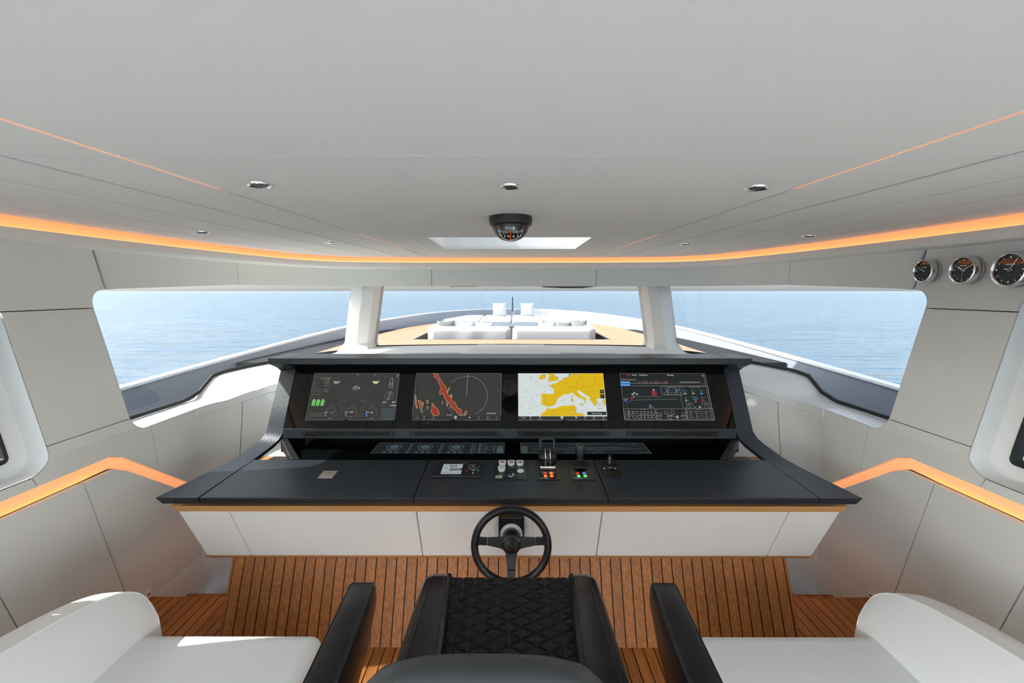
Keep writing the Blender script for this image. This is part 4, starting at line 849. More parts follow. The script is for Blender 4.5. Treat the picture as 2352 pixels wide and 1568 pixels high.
# two wide lower displays lying in the lower glass
SM.update(low=em('low', (.012, .016, .018)), lowl=em('lowline', (.08, .095, .10)), lowb=em('lowblue', (.05, .068, .078)))
SN.update(low='background', lowl='grey_lines', lowb='dial_fill')
def low_display(x0, x1, label):
    o = empty('touch_display', ((x0 + x1) / 2, 2.69, LZ)); tag(o, label, 'screen', 'wide touch displays in the lower glass')
    sh = Sheet((x0, 2.594, LZ), (1, 0, 0), (0, 1, 0), .0004); sh.rect('low', 0, 0, x1 - x0, .193, 1); sh.frame('lowl', 0, 0, x1 - x0, .193, .0016, 2); return o, sh
o, sh = low_display(-.822, -.032, 'dim wide touch display with three round dials, left half of lower glass')
for i in range(3):
    u = .115 + .19 * i; sh.disc('lowb', u, .112, .028, 3, 24, .036); sh.ring('lowl', u, .112, .044, .004, 130, 250, 3, .055); sh.ring('lowl', u, .112, .044, .004, -60, 60, 3, .055)
    sh.rect('lowl', u - .03, .052, u + .03, .06, 3)
    for j in (-1, 0, 1): sh.disc('lowb', u + .035 * j, .02, .012, 3, 12)
    sh.line('lowl', [(u + .095, 0), (u + .095, .17)], .0025, 3); sh.line('lowl', [(u + .103, 0), (u + .103, .17)], .0025, 3)
for i in range(5): sh.disc('lowb', .640, .022 + .034 * i, .011, 3, 12)
for x in (.612, .663, .678, .73): sh.line('lowl', [(x, 0), (x, .17)], .0025, 3)
sh.ring('lowl', .703, .09, .02, .003, 0, 360, 3, .03); sh.rect('lowb', .745, .01, .782, .11, 3); sh.rect('lowb', .745, .12, .782, .135, 3)
sh.build(SN, SM, o)
o, sh = low_display(.067, .840, 'dim wide touch display with a faint yacht profile drawing, right half of lower glass')
for i in range(4): sh.rect('lowb', .004, .012 + .030 * i, .042, .032 + .030 * i, 3)
for a in range(0, 360, 30): sh.line('lowl', [(.10 + .022 * math.cos(R(a)), .10 + .03 * math.sin(R(a))), (.10 + .03 * math.cos(R(a)), .10 + .04 * math.sin(R(a)))], .003, 3)
for u, v, t in ((.30, .158, 'Position'), (.37, .158, 'N 43 33.4532  E 10 10.4401'), (.63, .158, 'Depth  14.80 m'), (.26, .012, 'COURSE  161.5'), (.42, .012, 'HDG 012.8'), (.06, .015, '2.7 kn'), (.45, .045, '15.0 m'), (.7, .012, 'UTC 08:43')): sh.text('lowl', t, u, v, .016, 3)
sh.line('lowl', [(.16, .07), (.22, .06), (.5, .065), (.74, .085)], .003, 3); sh.line('lowl', [(.28, .12), (.33, .10), (.45, .10), (.56, .11), (.64, .09)], .003, 3); sh.line('lowl', [(.2, .09), (.4, .085), (.66, .095)], .002, 3)
sh.build(SN, SM, o)

# ================================================================== controls set into the desk
Dx = Vector((1, 0, 0)); Dy = Vector((0, 1, .07)).normalized(); Dn = Dx.cross(Dy)
def dp(x, y, h=0): return Vector((x, y, zd(y))) + Dn * h
def dmat(x, y, h=0): m = Matrix((Dx, Dy, Dn)).transposed().to_4x4(); m.translation = dp(x, y, h); return m
def plate(nm, x0, x1, y0, y1, h, m, parent, b=.0012, z0=.0003): return MB().prism([dp(x0, y0, z0), dp(x1, y0, z0), dp(x1, y1, z0), dp(x0, y1, z0)], Dn * h).build(nm, m, parent, bevel=b)
def dsheet(x, y, h): return Sheet(dp(x, y, h), Dx, Dy, .0003)
M_PW = mat('print_white', (.75, .76, .76), .5); M_PR = mat('print_red', (.6, .05, .05), .5); M_PG = mat('print_green', (.1, .45, .15), .5)
M_LCD = mat('lcd', (.35, .40, .42), .15, emit=(.40, .46, .48), es=.145); M_INK = mat('ink', (.01, .01, .012), .4)
# badge
b = empty('badge', dp(-.955, 2.306)); tag(b, 'small rose metal badge plate on the left desk top', 'badge')
plate('badge_plate', -.993, -.918, 2.267, 2.346, .003, M_BADGE, b, .001)
sh = dsheet(-.955, 2.306, .0034); sh.text('ink', 'BRABUS', 0, .013, .0145, 1, 'CENTER', .0002); sh.rect('ink', -.010, .002, .010, .0035); sh.build({'ink': 'lettering'}, {'ink': mat('badge_ink', (.12, .10, .08), .5)}, b)
# autopilot
b = empty('autopilot_control', dp(-.267, 2.36)); tag(b, 'rectangular autopilot control unit with small lcd and rotary knob', 'control panel')
plate('housing', -.406, -.131, 2.273, 2.447, .008, M_BLKP, b, .003)
plate('lcd_surround', -.375, -.243, 2.286, 2.424, .0095, M_BLKS, b, .001); plate('lcd', -.360, -.253, 2.297, 2.412, .0102, M_LCD, b, 0)
sh = dsheet(-.36, 2.297, .0107); sh.text('ink', '009', .058, .078, .028, 1, 'CENTER', .0006); sh.text('ink', '009', .075, .034, .046, 1, 'CENTER', .001); sh.rect('ink', .004, .066, .030, .069); sh.text('ink', 'HEADING', .004, .012, .010); sh.text('ink', 'CTS', .05, .014, .010); sh.text('ink', 'Rl', .085, .014, .010)
sh.line('ink', [(0, .098), (.035, .106), (.07, .106), (.107, .098)], .0012); sh.build({'ink': 'lcd_digits'}, {'ink': M_INK}, b)
MB().lathe([(.027, .008), (.027, .024), (.0235, .031), (.021, .032), (.0005, .032)], dmat(-.193, 2.383), 32, False).build('rotary_knob', M_BLKS, b, smooth=1); MB().lathe([(.031, .008), (.031, .013), (.027, .014)], dmat(-.193, 2.383), 32, False).build('knob_collar', M_STEEL, b, smooth=1)
for x, m in ((-.228, M_PR), (-.165, M_PG)): MB().lathe([(.0045, .008), (.004, .0115), (.0004, .0118)], dmat(x, 2.337), 12, False).build('key', m, b)
for i, x in enumerate((-.236, -.224, -.212, -.182, -.166)): plate('soft_key', x, x + .009, 2.287, 2.318, .0105, M_BLKS, b, .0008)
sh = dsheet(-.27, 2.43, .0085); sh.text('w', 'AUTOPILOT', .0, .0, .008); sh.rect('w', .073, -.093, .085, -.088); sh.rect('w', .075, -.125, .083, -.113); sh.build({'w': 'lettering'}, {'w': M_PW}, b)
# alarm panel
b = empty('alarm_panel', dp(.01, 2.35)); tag(b, 'square black switch panel with four white shield shaped push buttons', 'control panel')
plate('face_plate', -.076, .0935, 2.25, 2.453, .004, M_BLKS, b, .001)
for (x, y, rd) in ((-.038, 2.428, 1), (.011, 2.428, 1), (.060, 2.428, 1), (-.040, 2.358, 0)):
    hx = [(-.017, .026), (.017, .026), (.021, .014), (.017, -.020), (0, -.030), (-.017, -.020), (-.021, .014)]
    bt = MB().prism([dp(x + a, y + c, .004) for a, c in hx], Dn * .012).build('push_button', M_PW, b, bevel=.002)
    sh = dsheet(x, y, .0163)
    if rd: sh.rect('r', -.011, -.010, .011, .004); sh.text('k', 'STOP', 0, .009, .010, 1, 'CENTER')
    else: sh.text('k', 'TEST', 0, .002, .011, 1, 'CENTER')
    sh.build({'r': 'red_mark', 'k': 'lettering'}, {'r': M_PR, 'k': M_INK}, bt)
MB().lathe([(.019, .004), (.018, .008), (.0005, .0085)], dmat(.062, 2.342), 24, False).build('round_button', M_PW, b, smooth=1)
MB().lathe([(.017, .004), (.0165, .010), (.011, .011), (.0005, .011)], dmat(.011, 2.293), 24, False).build('key_switch_ring', M_CHROME, b, smooth=1); MB().prism([dp(.0065, 2.277, .011), dp(.0155, 2.277, .011), dp(.0145, 2.31, .011), dp(.0075, 2.31, .011)], Dn * .01).build('key_switch', M_BLKP, b, bevel=.001)
plate('green_label', -.070, -.036, 2.262, 2.291, .0045, mat('label_green_bg', (.55, .68, .5), .5), b, 0)
sh = dsheet(-.053, 2.2765, .0052); sh.frame('g', -.013, -.010, .013, .010, .0025); sh.ring('g', 0, 0, .0055, .002); sh.build({'g': 'green_symbol'}, {'g': M_PG}, b)
sh = dsheet(0, 2.25, .0045); 
for x, y, t in ((.0, .128, 'ENGINE STOP'), (.045, .128, 'STBD STOP'), (-.058, .048, 'LAMP TEST'), (-.031, .040, 'LOCAL'), (.032, .042, 'REMOTE'), (.052, .066, 'HORN')): sh.text('w', t, x, y, .0062)
sh.build({'w': 'lettering'}, {'w': M_PW}, b)
# throttle
b = empty('throttle_control', dp(.208, 2.35)); tag(b, 'twin lever engine throttle with chrome rings and four orange lit buttons', 'throttle')
plate('face_plate', .1465, .2705, 2.25, 2.453, .004, M_BLKS, b, .001)
tx, ty, tz = .2085, 2.400, zd(2.40) + .058
MB().prism([dp(.165, 2.35, .004), dp(.252, 2.35, .004), dp(.247, 2.44, .004), dp(.170, 2.44, .004)], Dn * .022).build('base_block', M_STEEL, b, bevel=.006)
for nm, x0, x1, r0, r1, m in (('drum', -.046, -.016, .034, .046, M_BLKS), ('drum', .016, .046, .046, .034, M_BLKS), ('hub', -.010, .010, .044, .044, M_BLKP), ('chrome_ring', -.0155, -.0105, .047, .047, M_CHROME), ('chrome_ring', .0105, .0155, .047, .047, M_CHROME)):
    MB().lathe([(.0005, x0), (r0 * .96, x0), (r0, x0 + .002), (r1, x1 - .002), (r1 * .96, x1), (.0005, x1)], Matrix.Translation((tx, ty, tz)) @ Matrix.Rotation(R(90), 4, 'Y'), 32, False).build(nm, m, b, smooth=1)
for s in (-1, 1):
    MB().tube([(tx + s * .036, ty + .01, tz + .02), (tx + s * .037, ty + .022, tz + .06), (tx + s * .036, ty + .028, tz + .085)], [.006, .005, .005], 10).build('lever_arm', M_BLKS, b, smooth=1)
    MB().tube([(tx + s * .002, ty + .030, tz + .092), (tx + s * .022, ty + .030, tz + .091), (tx + s * .038, ty + .029, tz + .084), (tx + s * .043, ty + .028, tz + .074)], [.0085, .0085, .008, .006], 12).build('lever_grip', M_BLKP, b, smooth=1)
# lit keys
LO = mat('button_orange', (.6, .1, .02), .4, emit=(1, .11, .02), es=.6); LD = mat('button_dark_red', (.25, .02, .01), .4, emit=(.3, .02, .005), es=.5); LG = mat('button_green', (.1, .5, .15), .4, emit=(.06, .8, .12), es=.5); LBn = mat('button_blue', (.05, .1, .3), .3, emit=(.05, .1, .3), es=.6)
def led(x, y, m, p): MB().lathe([(.0095, .004), (.009, .008), (.005, .0092), (.0005, .0095)], dmat(x, y), 20, False).build('lit_button', m, p, smooth=1)
for x, y, m in ((.190, 2.314, LD), (.223, 2.314, LO), (.191, 2.283, LO), (.223, 2.283, LO)): led(x, y, m, b)
sh = dsheet(.158, 2.258, .0045); sh.text('w', 'KONGSBERG', 0, 0, .0085, bold=.0003); sh.build({'w': 'lettering'}, {'w': M_PW}, b)
# joystick
b = empty('joystick_control', dp(.385, 2.35)); tag(b, 'black manoeuvring joystick on square plate with green lit buttons', 'joystick')
plate('face_plate', .323, .447, 2.25, 2.453, .004, M_BLKS, b, .001)
jx, jy = .385, 2.392; zz = zd(jy)
MB().box(jx - .032, jx + .032, jy - .030, jy + .030, zz + .004, zz + .016).build('boot_base', M_BLKP, b, bevel=.004)
pr = [(.030, .016)]
for i in range(4): pr += [(.032 - i * .004, .020 + i * .009), (.025 - i * .004, .0245 + i * .009)]
MB().lathe(pr + [(.010, .06)], Matrix.Translation((jx, jy, zz)), 28, False).build('rubber_boot', M_RUB, b, smooth=1)
MB().loft([[(jx + w_ * math.cos(2 * math.pi * k / 20) * (1 if abs(math.cos(2 * math.pi * k / 20)) < .8 else .95), jy + d_ * math.sin(2 * math.pi * k / 20) - .01 * (z_ - .05), zz + z_) for k in range(20)] for z_, w_, d_ in ((.054, .012, .012), (.062, .019, .017), (.080, .025, .02), (.110, .0285, .022), (.126, .027, .021), (.134, .02, .016), (.136, .004, .004))]).build('grip', mat('grip_black', (.02, .023, .026), .4), b, smooth=2)
for x, y, m in ((.362, 2.314, LD), (.396, 2.314, LBn), (.364, 2.283, LG), (.398, 2.283, LG)): led(x, y, m, b)
sh = dsheet(.334, 2.258, .0045); sh.text('w', 'KONGSBERG', 0, 0, .0085, bold=.0003); sh.build({'w': 'lettering'}, {'w': M_PW}, b)
# thruster paddle
b = empty('thruster_control', dp(.546, 2.36)); tag(b, 'small black thruster switch with upright paddle and white star prints', 'thruster control')
plate('face_plate', .5005, .5905, 2.279, 2.448, .004, M_BLKS, b, .001)
px_, py_ = .545, 2.385; zz = zd(py_)
MB().lathe([(.022, .004), (.021, .012), (.016, .018), (.0005, .02)], dmat(px_, py_), 24, False).build('paddle_base', M_BLKP, b, smooth=1)
MB().loft([[(px_ + a_ * math.cos(2 * math.pi * k / 16), py_ + c_ * math.sin(2 * math.pi * k / 16), zz + z_) for k in range(16)] for z_, a_, c_ in ((.012, .017, .014), (.03, .016, .012), (.055, .012, .009), (.074, .006, .006), (.078, .001, .001))]).build('paddle', M_BLKS, b, smooth=2)
sh = dsheet(px_, py_, .0045)
for sx in (-1, 1):
    sh.poly('w', [(sx * .030 + (.011 if i % 2 == 0 else .005) * math.cos(R(90 + 36 * i)), (.011 if i % 2 == 0 else .005) * math.sin(R(90 + 36 * i)) - .012) for i in range(10)])
sh.text('y', 'BOW THRUSTER', -.032, -.068, .0075); sh.text('y', 'PROPORTIONAL', -.032, -.055, .007); sh.text('w', 'ON', -.022, -.09, .009); sh.text('y', 'HOLD', .0, -.09, .009)
sh.build({'w': 'white_print', 'y': 'yellow_print'}, {'w': M_PW, 'y': mat('print_yellow', (.35, .33, .08), .5)}, b)

# ------------------------------------------------------------------ steering wheel
sw = empty('steering_wheel', (.013, 1.975, .592)); tag(sw, 'black three spoke leather steering wheel in front of the drawers', 'steering wheel')
AX = Vector((0, -math.cos(R(6)), math.sin(R(6)))); UX = Vector((1, 0, 0)); UY = UX.cross(AX) * -1
if UY.z < 0: UY = -UY
wc_ = Vector((.013, 1.965, .592))
def wp(a, b, c=0): return wc_ + UX * a + UY * b + AX * c
RW = .168
rings = []
for i in range(72):
    t = 2 * math.pi * i / 72; cu = UX * math.cos(t) + UY * math.sin(t); rr = .0155 + (.0012 * math.sin(8 * t) if False else 0)
    rings.append([wc_ + cu * RW + (cu * math.cos(2 * math.pi * k / 16) * .0172 + AX * math.sin(2 * math.pi * k / 16) * .0175) for k in range(16)])
MB().loft(rings, loop=True).build('rim', M_BLKL, sw, smooth=2)
for nm, a0 in (('spoke', 8), ('spoke', 172), ('spoke', 270)):
    d = lambda r_, w_, c_: [wp(r_ * math.cos(R(a0)) - w_ * math.sin(R(a0)) * q, r_ * math.sin(R(a0)) + w_ * math.cos(R(a0)) * q, c_ + e) for q, e in ((-1, -.006), (1, -.006), (1, .006), (-1, .006))]
    MB().loft([d(.03, .030, -.02), d(.06, .024, -.018), d(.11, .0175, -.012), d(.112, .0165, -.011)]).build(nm, M_BLKS, sw, bevel=.002)
    MB().loft([d(.113, .0185, -.011), d(.140, .018, -.006), d(.160, .022, 0)]).build('spoke_wrap', M_BLKL, sw, bevel=.003)
Mw = Matrix((UX, UY, AX)).transposed().to_4x4(); Mw.translation = wc_
MB().lathe([(.0005, -.034), (.042, -.034), (.047, -.026), (.046, -.014), (.040, -.008), (.0365, -.007), (.036, -.009)], Mw, 40, False).build('hub', M_BLKS, sw, smooth=1)
MB().lathe([(.0365, -.010), (.0335, -.0055), (.0005, -.004)], Mw, 40, False).build('horn_button', mat('horn_gloss', (.004, .004, .005), .2), sw, smooth=1)
MB().lathe([(.040, -.150), (.040, -.10), (.0425, -.095), (.041, -.06), (.034, -.034)], Mw, 36, False).build('column', M_BLKS, sw, smooth=1)
MB().lathe([(.054, -.137), (.054, -.118), (.048, -.110), (.038, -.108)], Mw, 40, False).build('scale_ring', mat('scale_white', (.72, .73, .72), .35), sw, smooth=1)
mb = MB()
for a in range(15, 166, 6):
    q = [Mw @ Vector((r_ * math.cos(R(a + e)), r_ * math.sin(R(a + e)), z_)) for r_, e, z_ in ((.0545, -.5, -.133), (.0545, .5, -.133), (.0545, .5, -.121 if a % 30 else -.117), (.0545, -.5, -.121 if a % 30 else -.117))]
    mb.add(q, [(0, 1, 2, 3)])
mb.build('scale_marks', M_INK, sw, fix=False)
MB().box(.013 - .062, .013 + .062, 2.088, 2.17, .52, .664).build('mounting_box', M_BLKS, sw, bevel=.004)
for s in (-1, 1): MB().box(.013 + s * .062 + (0 if s > 0 else -.032), .013 + s * .062 + (.032 if s > 0 else 0), 2.125, 2.19, .50, .662).build('mounting_cheek', M_SEATW, sw, bevel=.004)

# ================================================================== helm chair
hc = empty('helm_chair', (0, 1.1, 0)); tag(hc, 'black leather helm chair with diamond quilted seat behind the steering wheel', 'chair')
SZ = .835
def ringx(x0, x1, y, z0, z1, r, n=5):
    """rounded rectangle cross-section in x/z at y"""
    r = min(r, (x1 - x0) / 2.01, (z1 - z0) / 2.01); p = []
    for cx, cz, a in ((x1 - r, z1 - r, 0), (x0 + r, z1 - r, 90), (x0 + r, z0 + r, 180), (x1 - r, z0 + r, 270)):
        p += [(cx + r * math.cos(R(a + 90 * i / (n - 1))), y, cz + r * math.sin(R(a + 90 * i / (n - 1)))) for i in range(n)]
    return p
# seat base cushion
def seat_rings(x0, x1, zt, zb, y0, y1, r, lift=lambda y: 0):
    out = []
    for y, e in ((y1, .045), (y1 - .006, .026), (y1 - .02, .010), (y1 - .045, .002), (y1 - .09, 0), ((y0 + y1) / 2, 0), (y0 + .05, 0), (y0, 0)):
        out.append(ringx(x0 + e * .35, x1 - e * .35, y, zb + e * .5, zt - e + lift(y), r))
    return out
MB().loft(seat_rings(-.255, .275, SZ - .03, .70, .80, 1.385, .03)).build('seat_base', M_BLKL, hc, smooth=1)
for s, nm in ((-1, 'seat_bolster'), (1, 'seat_bolster')):
    c = .012; rings = []
    for y, wi, wo, zt in ((1.412, .205, .262, SZ - .055), (1.408, .196, .272, SZ - .025), (1.395, .190, .277, SZ - .005), (1.36, .183, .279, SZ + .008), (1.25, .172, .280, SZ + .016), (1.10, .160, .282, SZ + .020), (.95, .155, .284, SZ + .024), (.80, .155, .284, SZ + .03)):
        rings.append([(c + s * a, y, z) for a, z in ((wi - .004, SZ - .05), (wi, SZ - .012), (wi + .014, zt - .004), (wi + .028, zt), (wo - .030, zt), (wo - .010, zt - .006), (wo, zt - .022), (wo + .002, SZ - .07), (wo - .012, SZ - .12), (wi, SZ - .12))])
    MB().loft(rings).build(nm, M_BLKL, hc, smooth=1)
    for q in (3, 4):
        MB().tube([(r_[q][0], r_[q][1], r_[q][2] + .0006) for r_ in rings[3:]], .0022, 6).build('stitch_piping', M_BLKS, hc, smooth=1)
# quilted centre: triangular tufts
NX, NY = 150, 190; qx0, qx1, qy0, qy1 = -.186, .202, .82, 1.402
cw_ = .0375; sd_ = cw_ / math.cos(R(30)); verts = []; fcs = []
def tuft(x, y):
    d = 1
    for a in (0, 60, 120):
        t = (x * math.cos(R(a)) + y * math.sin(R(a))) / cw_; f = abs(t - round(t)); d = min(d, f)
    return d
for j in range(NY + 1):
    y = qy0 + (qy1 - qy0) * j / NY; e = max(0, (y - (qy1 - .045)) / .045); drop = .04 * e ** 3; pinch = .018 * (1 - j / NY)
    for i in range(NX + 1):
        x = qx0 + (qx1 - qx0) * i / NX; xx = .008 + (x - .008) * (1 - pinch * 4)
        h = .0055 * (min(tuft(x - .008, y - 1.0), .16) / .16) ** .5
        verts.append((xx, y, SZ - .006 - drop + h))
for j in range(NY):
    for i in range(NX):
        a = j * (NX + 1) + i; fcs.append((a, a + 1, a + NX + 2, a + NX + 1))
qm = MB(); qm.add(verts, fcs); qm.build('quilted_panel', mat('quilt_leather', (.005, .006, .007), .46, spec=.28, bump=160, bs=.2), hc, smooth=2, fix=False)
# armrests
for s in (-1, 1):
    xc = .02
    rings = []
    for t, y, e in ((0, 1.150, .030), (.004, 1.1485, .016), (.012, 1.142, .006), (.04, 1.12, 0), (.25, 1.02, 0), (.55, .86, 0), (1, .60, 0)):
        xa = .402 - .035 * t; xi = xa - .036; xo = xa + .036; zt = .978 + .018 * t
        zb = zt - (.075 - e * 1.4 if t < .05 else .10 + .05 * min(1, t * 2))
        rings.append([(xc + s * q[0], q[1], q[2]) for q in ringx(xi + e * .3, xo - e * .3, y, zb, zt - e, .012, 4)])
    ar = MB().loft(rings).build('armrest', M_BLKL, hc, smooth=1)
    for q in (2, 5):
        MB().tube([(r_[q][0], r_[q][1], r_[q][2] + .0004) for r_ in rings[1:]], .0017, 6).build('stitch_piping', M_BLKS, ar, smooth=1)
    MB().lathe([(.0005, -.085), (.036, -.085), (.042, -.078), (.042, .078), (.036, .085), (.0005, .085)], Matrix.Translation((xc + s * .385, .835, .865)) @ Matrix.Rotation(R(90), 4, 'Y'), 28, False).build('pivot_drum', M_BLKP, ar, smooth=1)
# backrest: rounded top
rings = []
bc = -.028
for i, (z, y, w_, th) in enumerate(((.76, .80, .20, .055), (.86, .765, .22, .06), (.955, .735, .228, .06), (1.035, .712, .222, .058), (1.076, .70, .208, .052), (1.109, .693, .182, .043), (1.129, .690, .138, .030), (1.138, .689, .075, .014))):
    rings.append([(bc + w_ * (abs(math.cos(t)) ** .62) * (1 if math.cos(t) > 0 else -1), y + th * math.sin(t) * (abs(math.sin(t)) ** -.35 if abs(math.sin(t)) > 1e-3 else 1) + .012 * (1 - math.cos(t) ** 2) * 0 - .02 * 0, z) for t in [2 * math.pi * k / 32 for k in range(32)]])
MB().loft(rings).build('backrest', M_GREYL, hc, smooth=2)
MB().lathe([(.0005, .03), (.26, .03), (.27, .02), (.27, 0), (.0005, 0)], Matrix.Translation((.01, 1.08, .0008)), 40, False).build('floor_plate', M_BLKP, hc, smooth=1)
MB().lathe([(.075, .03), (.07, .45), (.09, .66), (.15, .70)], Matrix.Translation((.01, 1.08, 0)), 32, False).build('pedestal_column', M_STEEL, hc, smooth=1)

# ================================================================== white companion seats on either side
for s, nm in ((-1, 'left'), (1, 'right')):
    t = empty('companion_seat', (s * 1.05, 1.1, 0)); tag(t, 'white leather bench seat with curved outer armrest, %s of the helm chair' % nm, 'seat', 'white bench seats beside the helm chair')
    x0, x1 = .71, 1.375
    rings = []
    for y, e in ((1.615, .06), (1.612, .035), (1.604, .016), (1.59, .005), (1.56, 0), (1.2, 0), (.6, 0), (.1, 0)):
        rings.append([(s * q[0], q[1], q[2]) for q in ringx(x0 + e * .3, x1 + .1 - e * .2, y, .30 + e * .3, .452 - e, .035, 6)])
    MB().loft(rings).build('seat_cushion', M_SEATW, t, smooth=1)
    MB().loft([[(s * a, y, z) for a, z in ((.74, .0005), (1.5, .0005), (1.53, .30), (.72, .30))] for y in (1.55, .1)]).build('seat_plinth', M_SEATW, t, bevel=.01)
    prof = smooth_poly([(1.660, .455), (1.668, .50), (1.655, .56), (1.625, .60), (1.56, .637), (1.43, .672), (1.237, .700), (1.0, .72), (.6, .735), (.1, .74)], 4)
    rings = []
    for i, (y, z) in enumerate(prof):
        inb = 1.372; lean = .085 * (z - .45) / .25
        zl = .36
        rings.append([(s * a, yy, zz_) for a, yy, zz_ in ((inb, y, zl), (inb + .01, y, min(z - .004, .47)), (inb + lean, y, z - .012), (inb + lean + .010, y, z - .001), (inb + lean + .045, y, z + .003), (inb + lean + .10, y, z - .002), (inb + lean + .125, y, z - .022), (1.58, y, .36))])
    MB().loft(rings).build('armrest', M_SEATW, t, smooth=1)
    MB().tube([(r_[3][0], r_[3][1], r_[3][2] + .001) for r_ in rings], .0035, 8).build('piping', M_SEATW, t, smooth=1)
    MB().loft([[(s * a, y, z) for a, z in ((1.38, .0005), (1.575, .0005), (1.578, .36), (1.375, .36))] for y in (1.58, .1)]).build('armrest_plinth', M_SEATW, t, bevel=.01)

# ================================================================== outside: foredeck, bulwarks, sea
half = smooth_poly([(-3.05, -4), (-3.05, 0), (-3.02, 3.3), (-2.92, 5.5), (-2.72, 7.6), (-2.42, 9.2), (-1.9, 10.9), (-1.15, 12.0), (-.5, 12.4), (0, 12.5)], 6)
hull_c = mirror_curve(half)
def bz(y): return 1.0 + (.17 * min(1, max(0, (y - 3.3) / 4.3)) + .09 * min(1, max(0, (y - 7.6) / 4.6))) - .03 * (y < 0)
hi = hull_c; ho = off(hull_c, .07); hib = off(hull_c, -.10)
bl = MB().loft([[(b_[0], b_[1], bz(b_[1]) - 1.1), (a[0], a[1], bz(a[1]) - .02), (c_[0], c_[1], bz(a[1]) - .02), (c_[0] * 1.02, c_[1], -3.0), (b_[0], b_[1], -3.0)] for a, b_, c_ in zip(hi, hib, ho)]).build('bulwark', M_BULW, smooth=1)
tag(bl, 'curved grey bulwark running round the bow outside the windows', 'bulwark')
MB().loft([[(a[0] * .994, a[1], bz(a[1]) - .02), (c_[0] * 1.004, c_[1], bz(a[1]) - .02), (c_[0] * 1.002, c_[1], bz(a[1])), (a[0] * .996, a[1], bz(a[1]))] for a, c_ in zip(hi, ho)]).build('cap_rail', M_CAPW, bl, smooth=1)
# side decks and raised foredeck
for s_, nm_ in ((-1, 'left'), (1, 'right')):
    pp = [(x, y) for x, y in off(hull_c, -.11) if x * s_ > 0 and y < 4.7]
    pp = pp if s_ < 0 else pp[::-1]
    sdk = MB().prism([(x, y, -.05) for x, y in pp + [(s_ * 2.2, 4.66), (s_ * 2.2, -4)]], (0, 0, -.1)).build('side_deck', M_CAPW); tag(sdk, 'pale walkaround deck outside the %s side windows' % nm_, 'deck')
DZ = 1.0
deck_out = [(x * .93, y) for x, y in off(hull_c, -.35) if y > 4.9 and y < 10.0]
deck_out = [(-2.34, 4.72)] + [p for p in deck_out if p[0] < 0] + [p for p in deck_out if p[0] > 0] + [(2.34, 4.72)]
PX0, PX1, PYA, PYB = -1.52, 1.52, 7.05, 10.3
fdk = MB()
for q in hole_quads([(x, y) for x, y in off(hull_c, -.02) if y > 4.7], PX0, PX1, PYA, PYB): fdk.prism([(x, y, DZ - .012) for x, y in q], (0, 0, -.5))
fd = fdk.build('foredeck', M_CAULK, kind='structure'); fd['label'] = 'teak foredeck outside the centre window'
reg = [(-2.38, 4.74), (2.38, 4.74), (2.36, 7.4), (2.15, 9.6), (1.8, 10.6), (-1.8, 10.6), (-2.15, 9.6), (-2.36, 7.4)]
# planks run athwartships ahead of the window, fore and aft at the sides
y = 4.76
while y < PYA - .02:
    q = clip([(-3, y + .003), (3, y + .003), (3, y + .057), (-3, y + .057)], reg)
    if len(q) > 2: MB().prism([(a, b_, DZ - .012) for a, b_ in q], (0, 0, .012)).build('plank', M_TEAKX, fd)
    y += .06
for s in (-1, 1):
    x = PX1 + .01
    while x < 2.4:
        q = clip([(s * (x + .003), PYA), (s * (x + .057), PYA), (s * (x + .057), 10.5), (s * (x + .003), 10.5)], reg)
        if len(q) > 2 and abs(area2(q)) > .01: MB().prism([(a, b_, DZ - .012) for a, b_ in q], (0, 0, .012)).build('plank', M_TEAKD, fd)
        x += .06
MB().box(PX0, PX1, PYA, PYB, .50, .56).build('well_floor', M_TEAKD, fd)
MB().loft([[(p[0], p[1], DZ + .0005) for p in r_] for r_ in ([(PX0 - .02, PYA - .02), (PX1 + .02, PYA - .02), (PX1 + .02, PYB), (PX0 - .02, PYB)], [(PX0 + .015, PYA + .015), (PX1 - .015, PYA + .015), (PX1 - .015, PYB), (PX0 + .015, PYB)])], True, False).build('well_rim', M_BLKP, fd)
# coaming strip between window and deck
# foredeck sofa: two backs + two side arms
def cushion(mb_or, x0, x1, y0, y1, z0, z1, r=.05, puff=.02, folds=0):
    n = 14; rows = []
    for i in range(9):
        tz = i / 8
        ring = []
        for k in range(4 * n):
            s_ = k // n; f = (k % n) / n
            px, py = [(x0 + (x1 - x0) * f, y0), (x1, y0 + (y1 - y0) * f), (x1 - (x1 - x0) * f, y1), (x0, y1 - (y1 - y0) * f)][s_]
            ez = min(1, min(tz, 1 - tz) * 5); ins_ = r * (1 - math.sqrt(max(0, 1 - (1 - ez) ** 2)))
            cx, cy_ = (x0 + x1) / 2, (y0 + y1) / 2
            fx = px - (ins_ + .0) * (1 if px > cx else -1) * min(1, abs(px - cx) / ((x1 - x0) / 2)); fy = py - ins_ * (1 if py > cy_ else -1) * min(1, abs(py - cy_) / ((y1 - y0) / 2))
            if folds and s_ == 0: fy += .010 * math.sin(f * 70 + 2 * tz) * math.exp(-((f - .5) / .3) ** 2)
            ring.append((fx, fy, z0 + (z1 - z0) * tz))
        rows.append(ring)
    mb_or.loft(rows); return mb_or
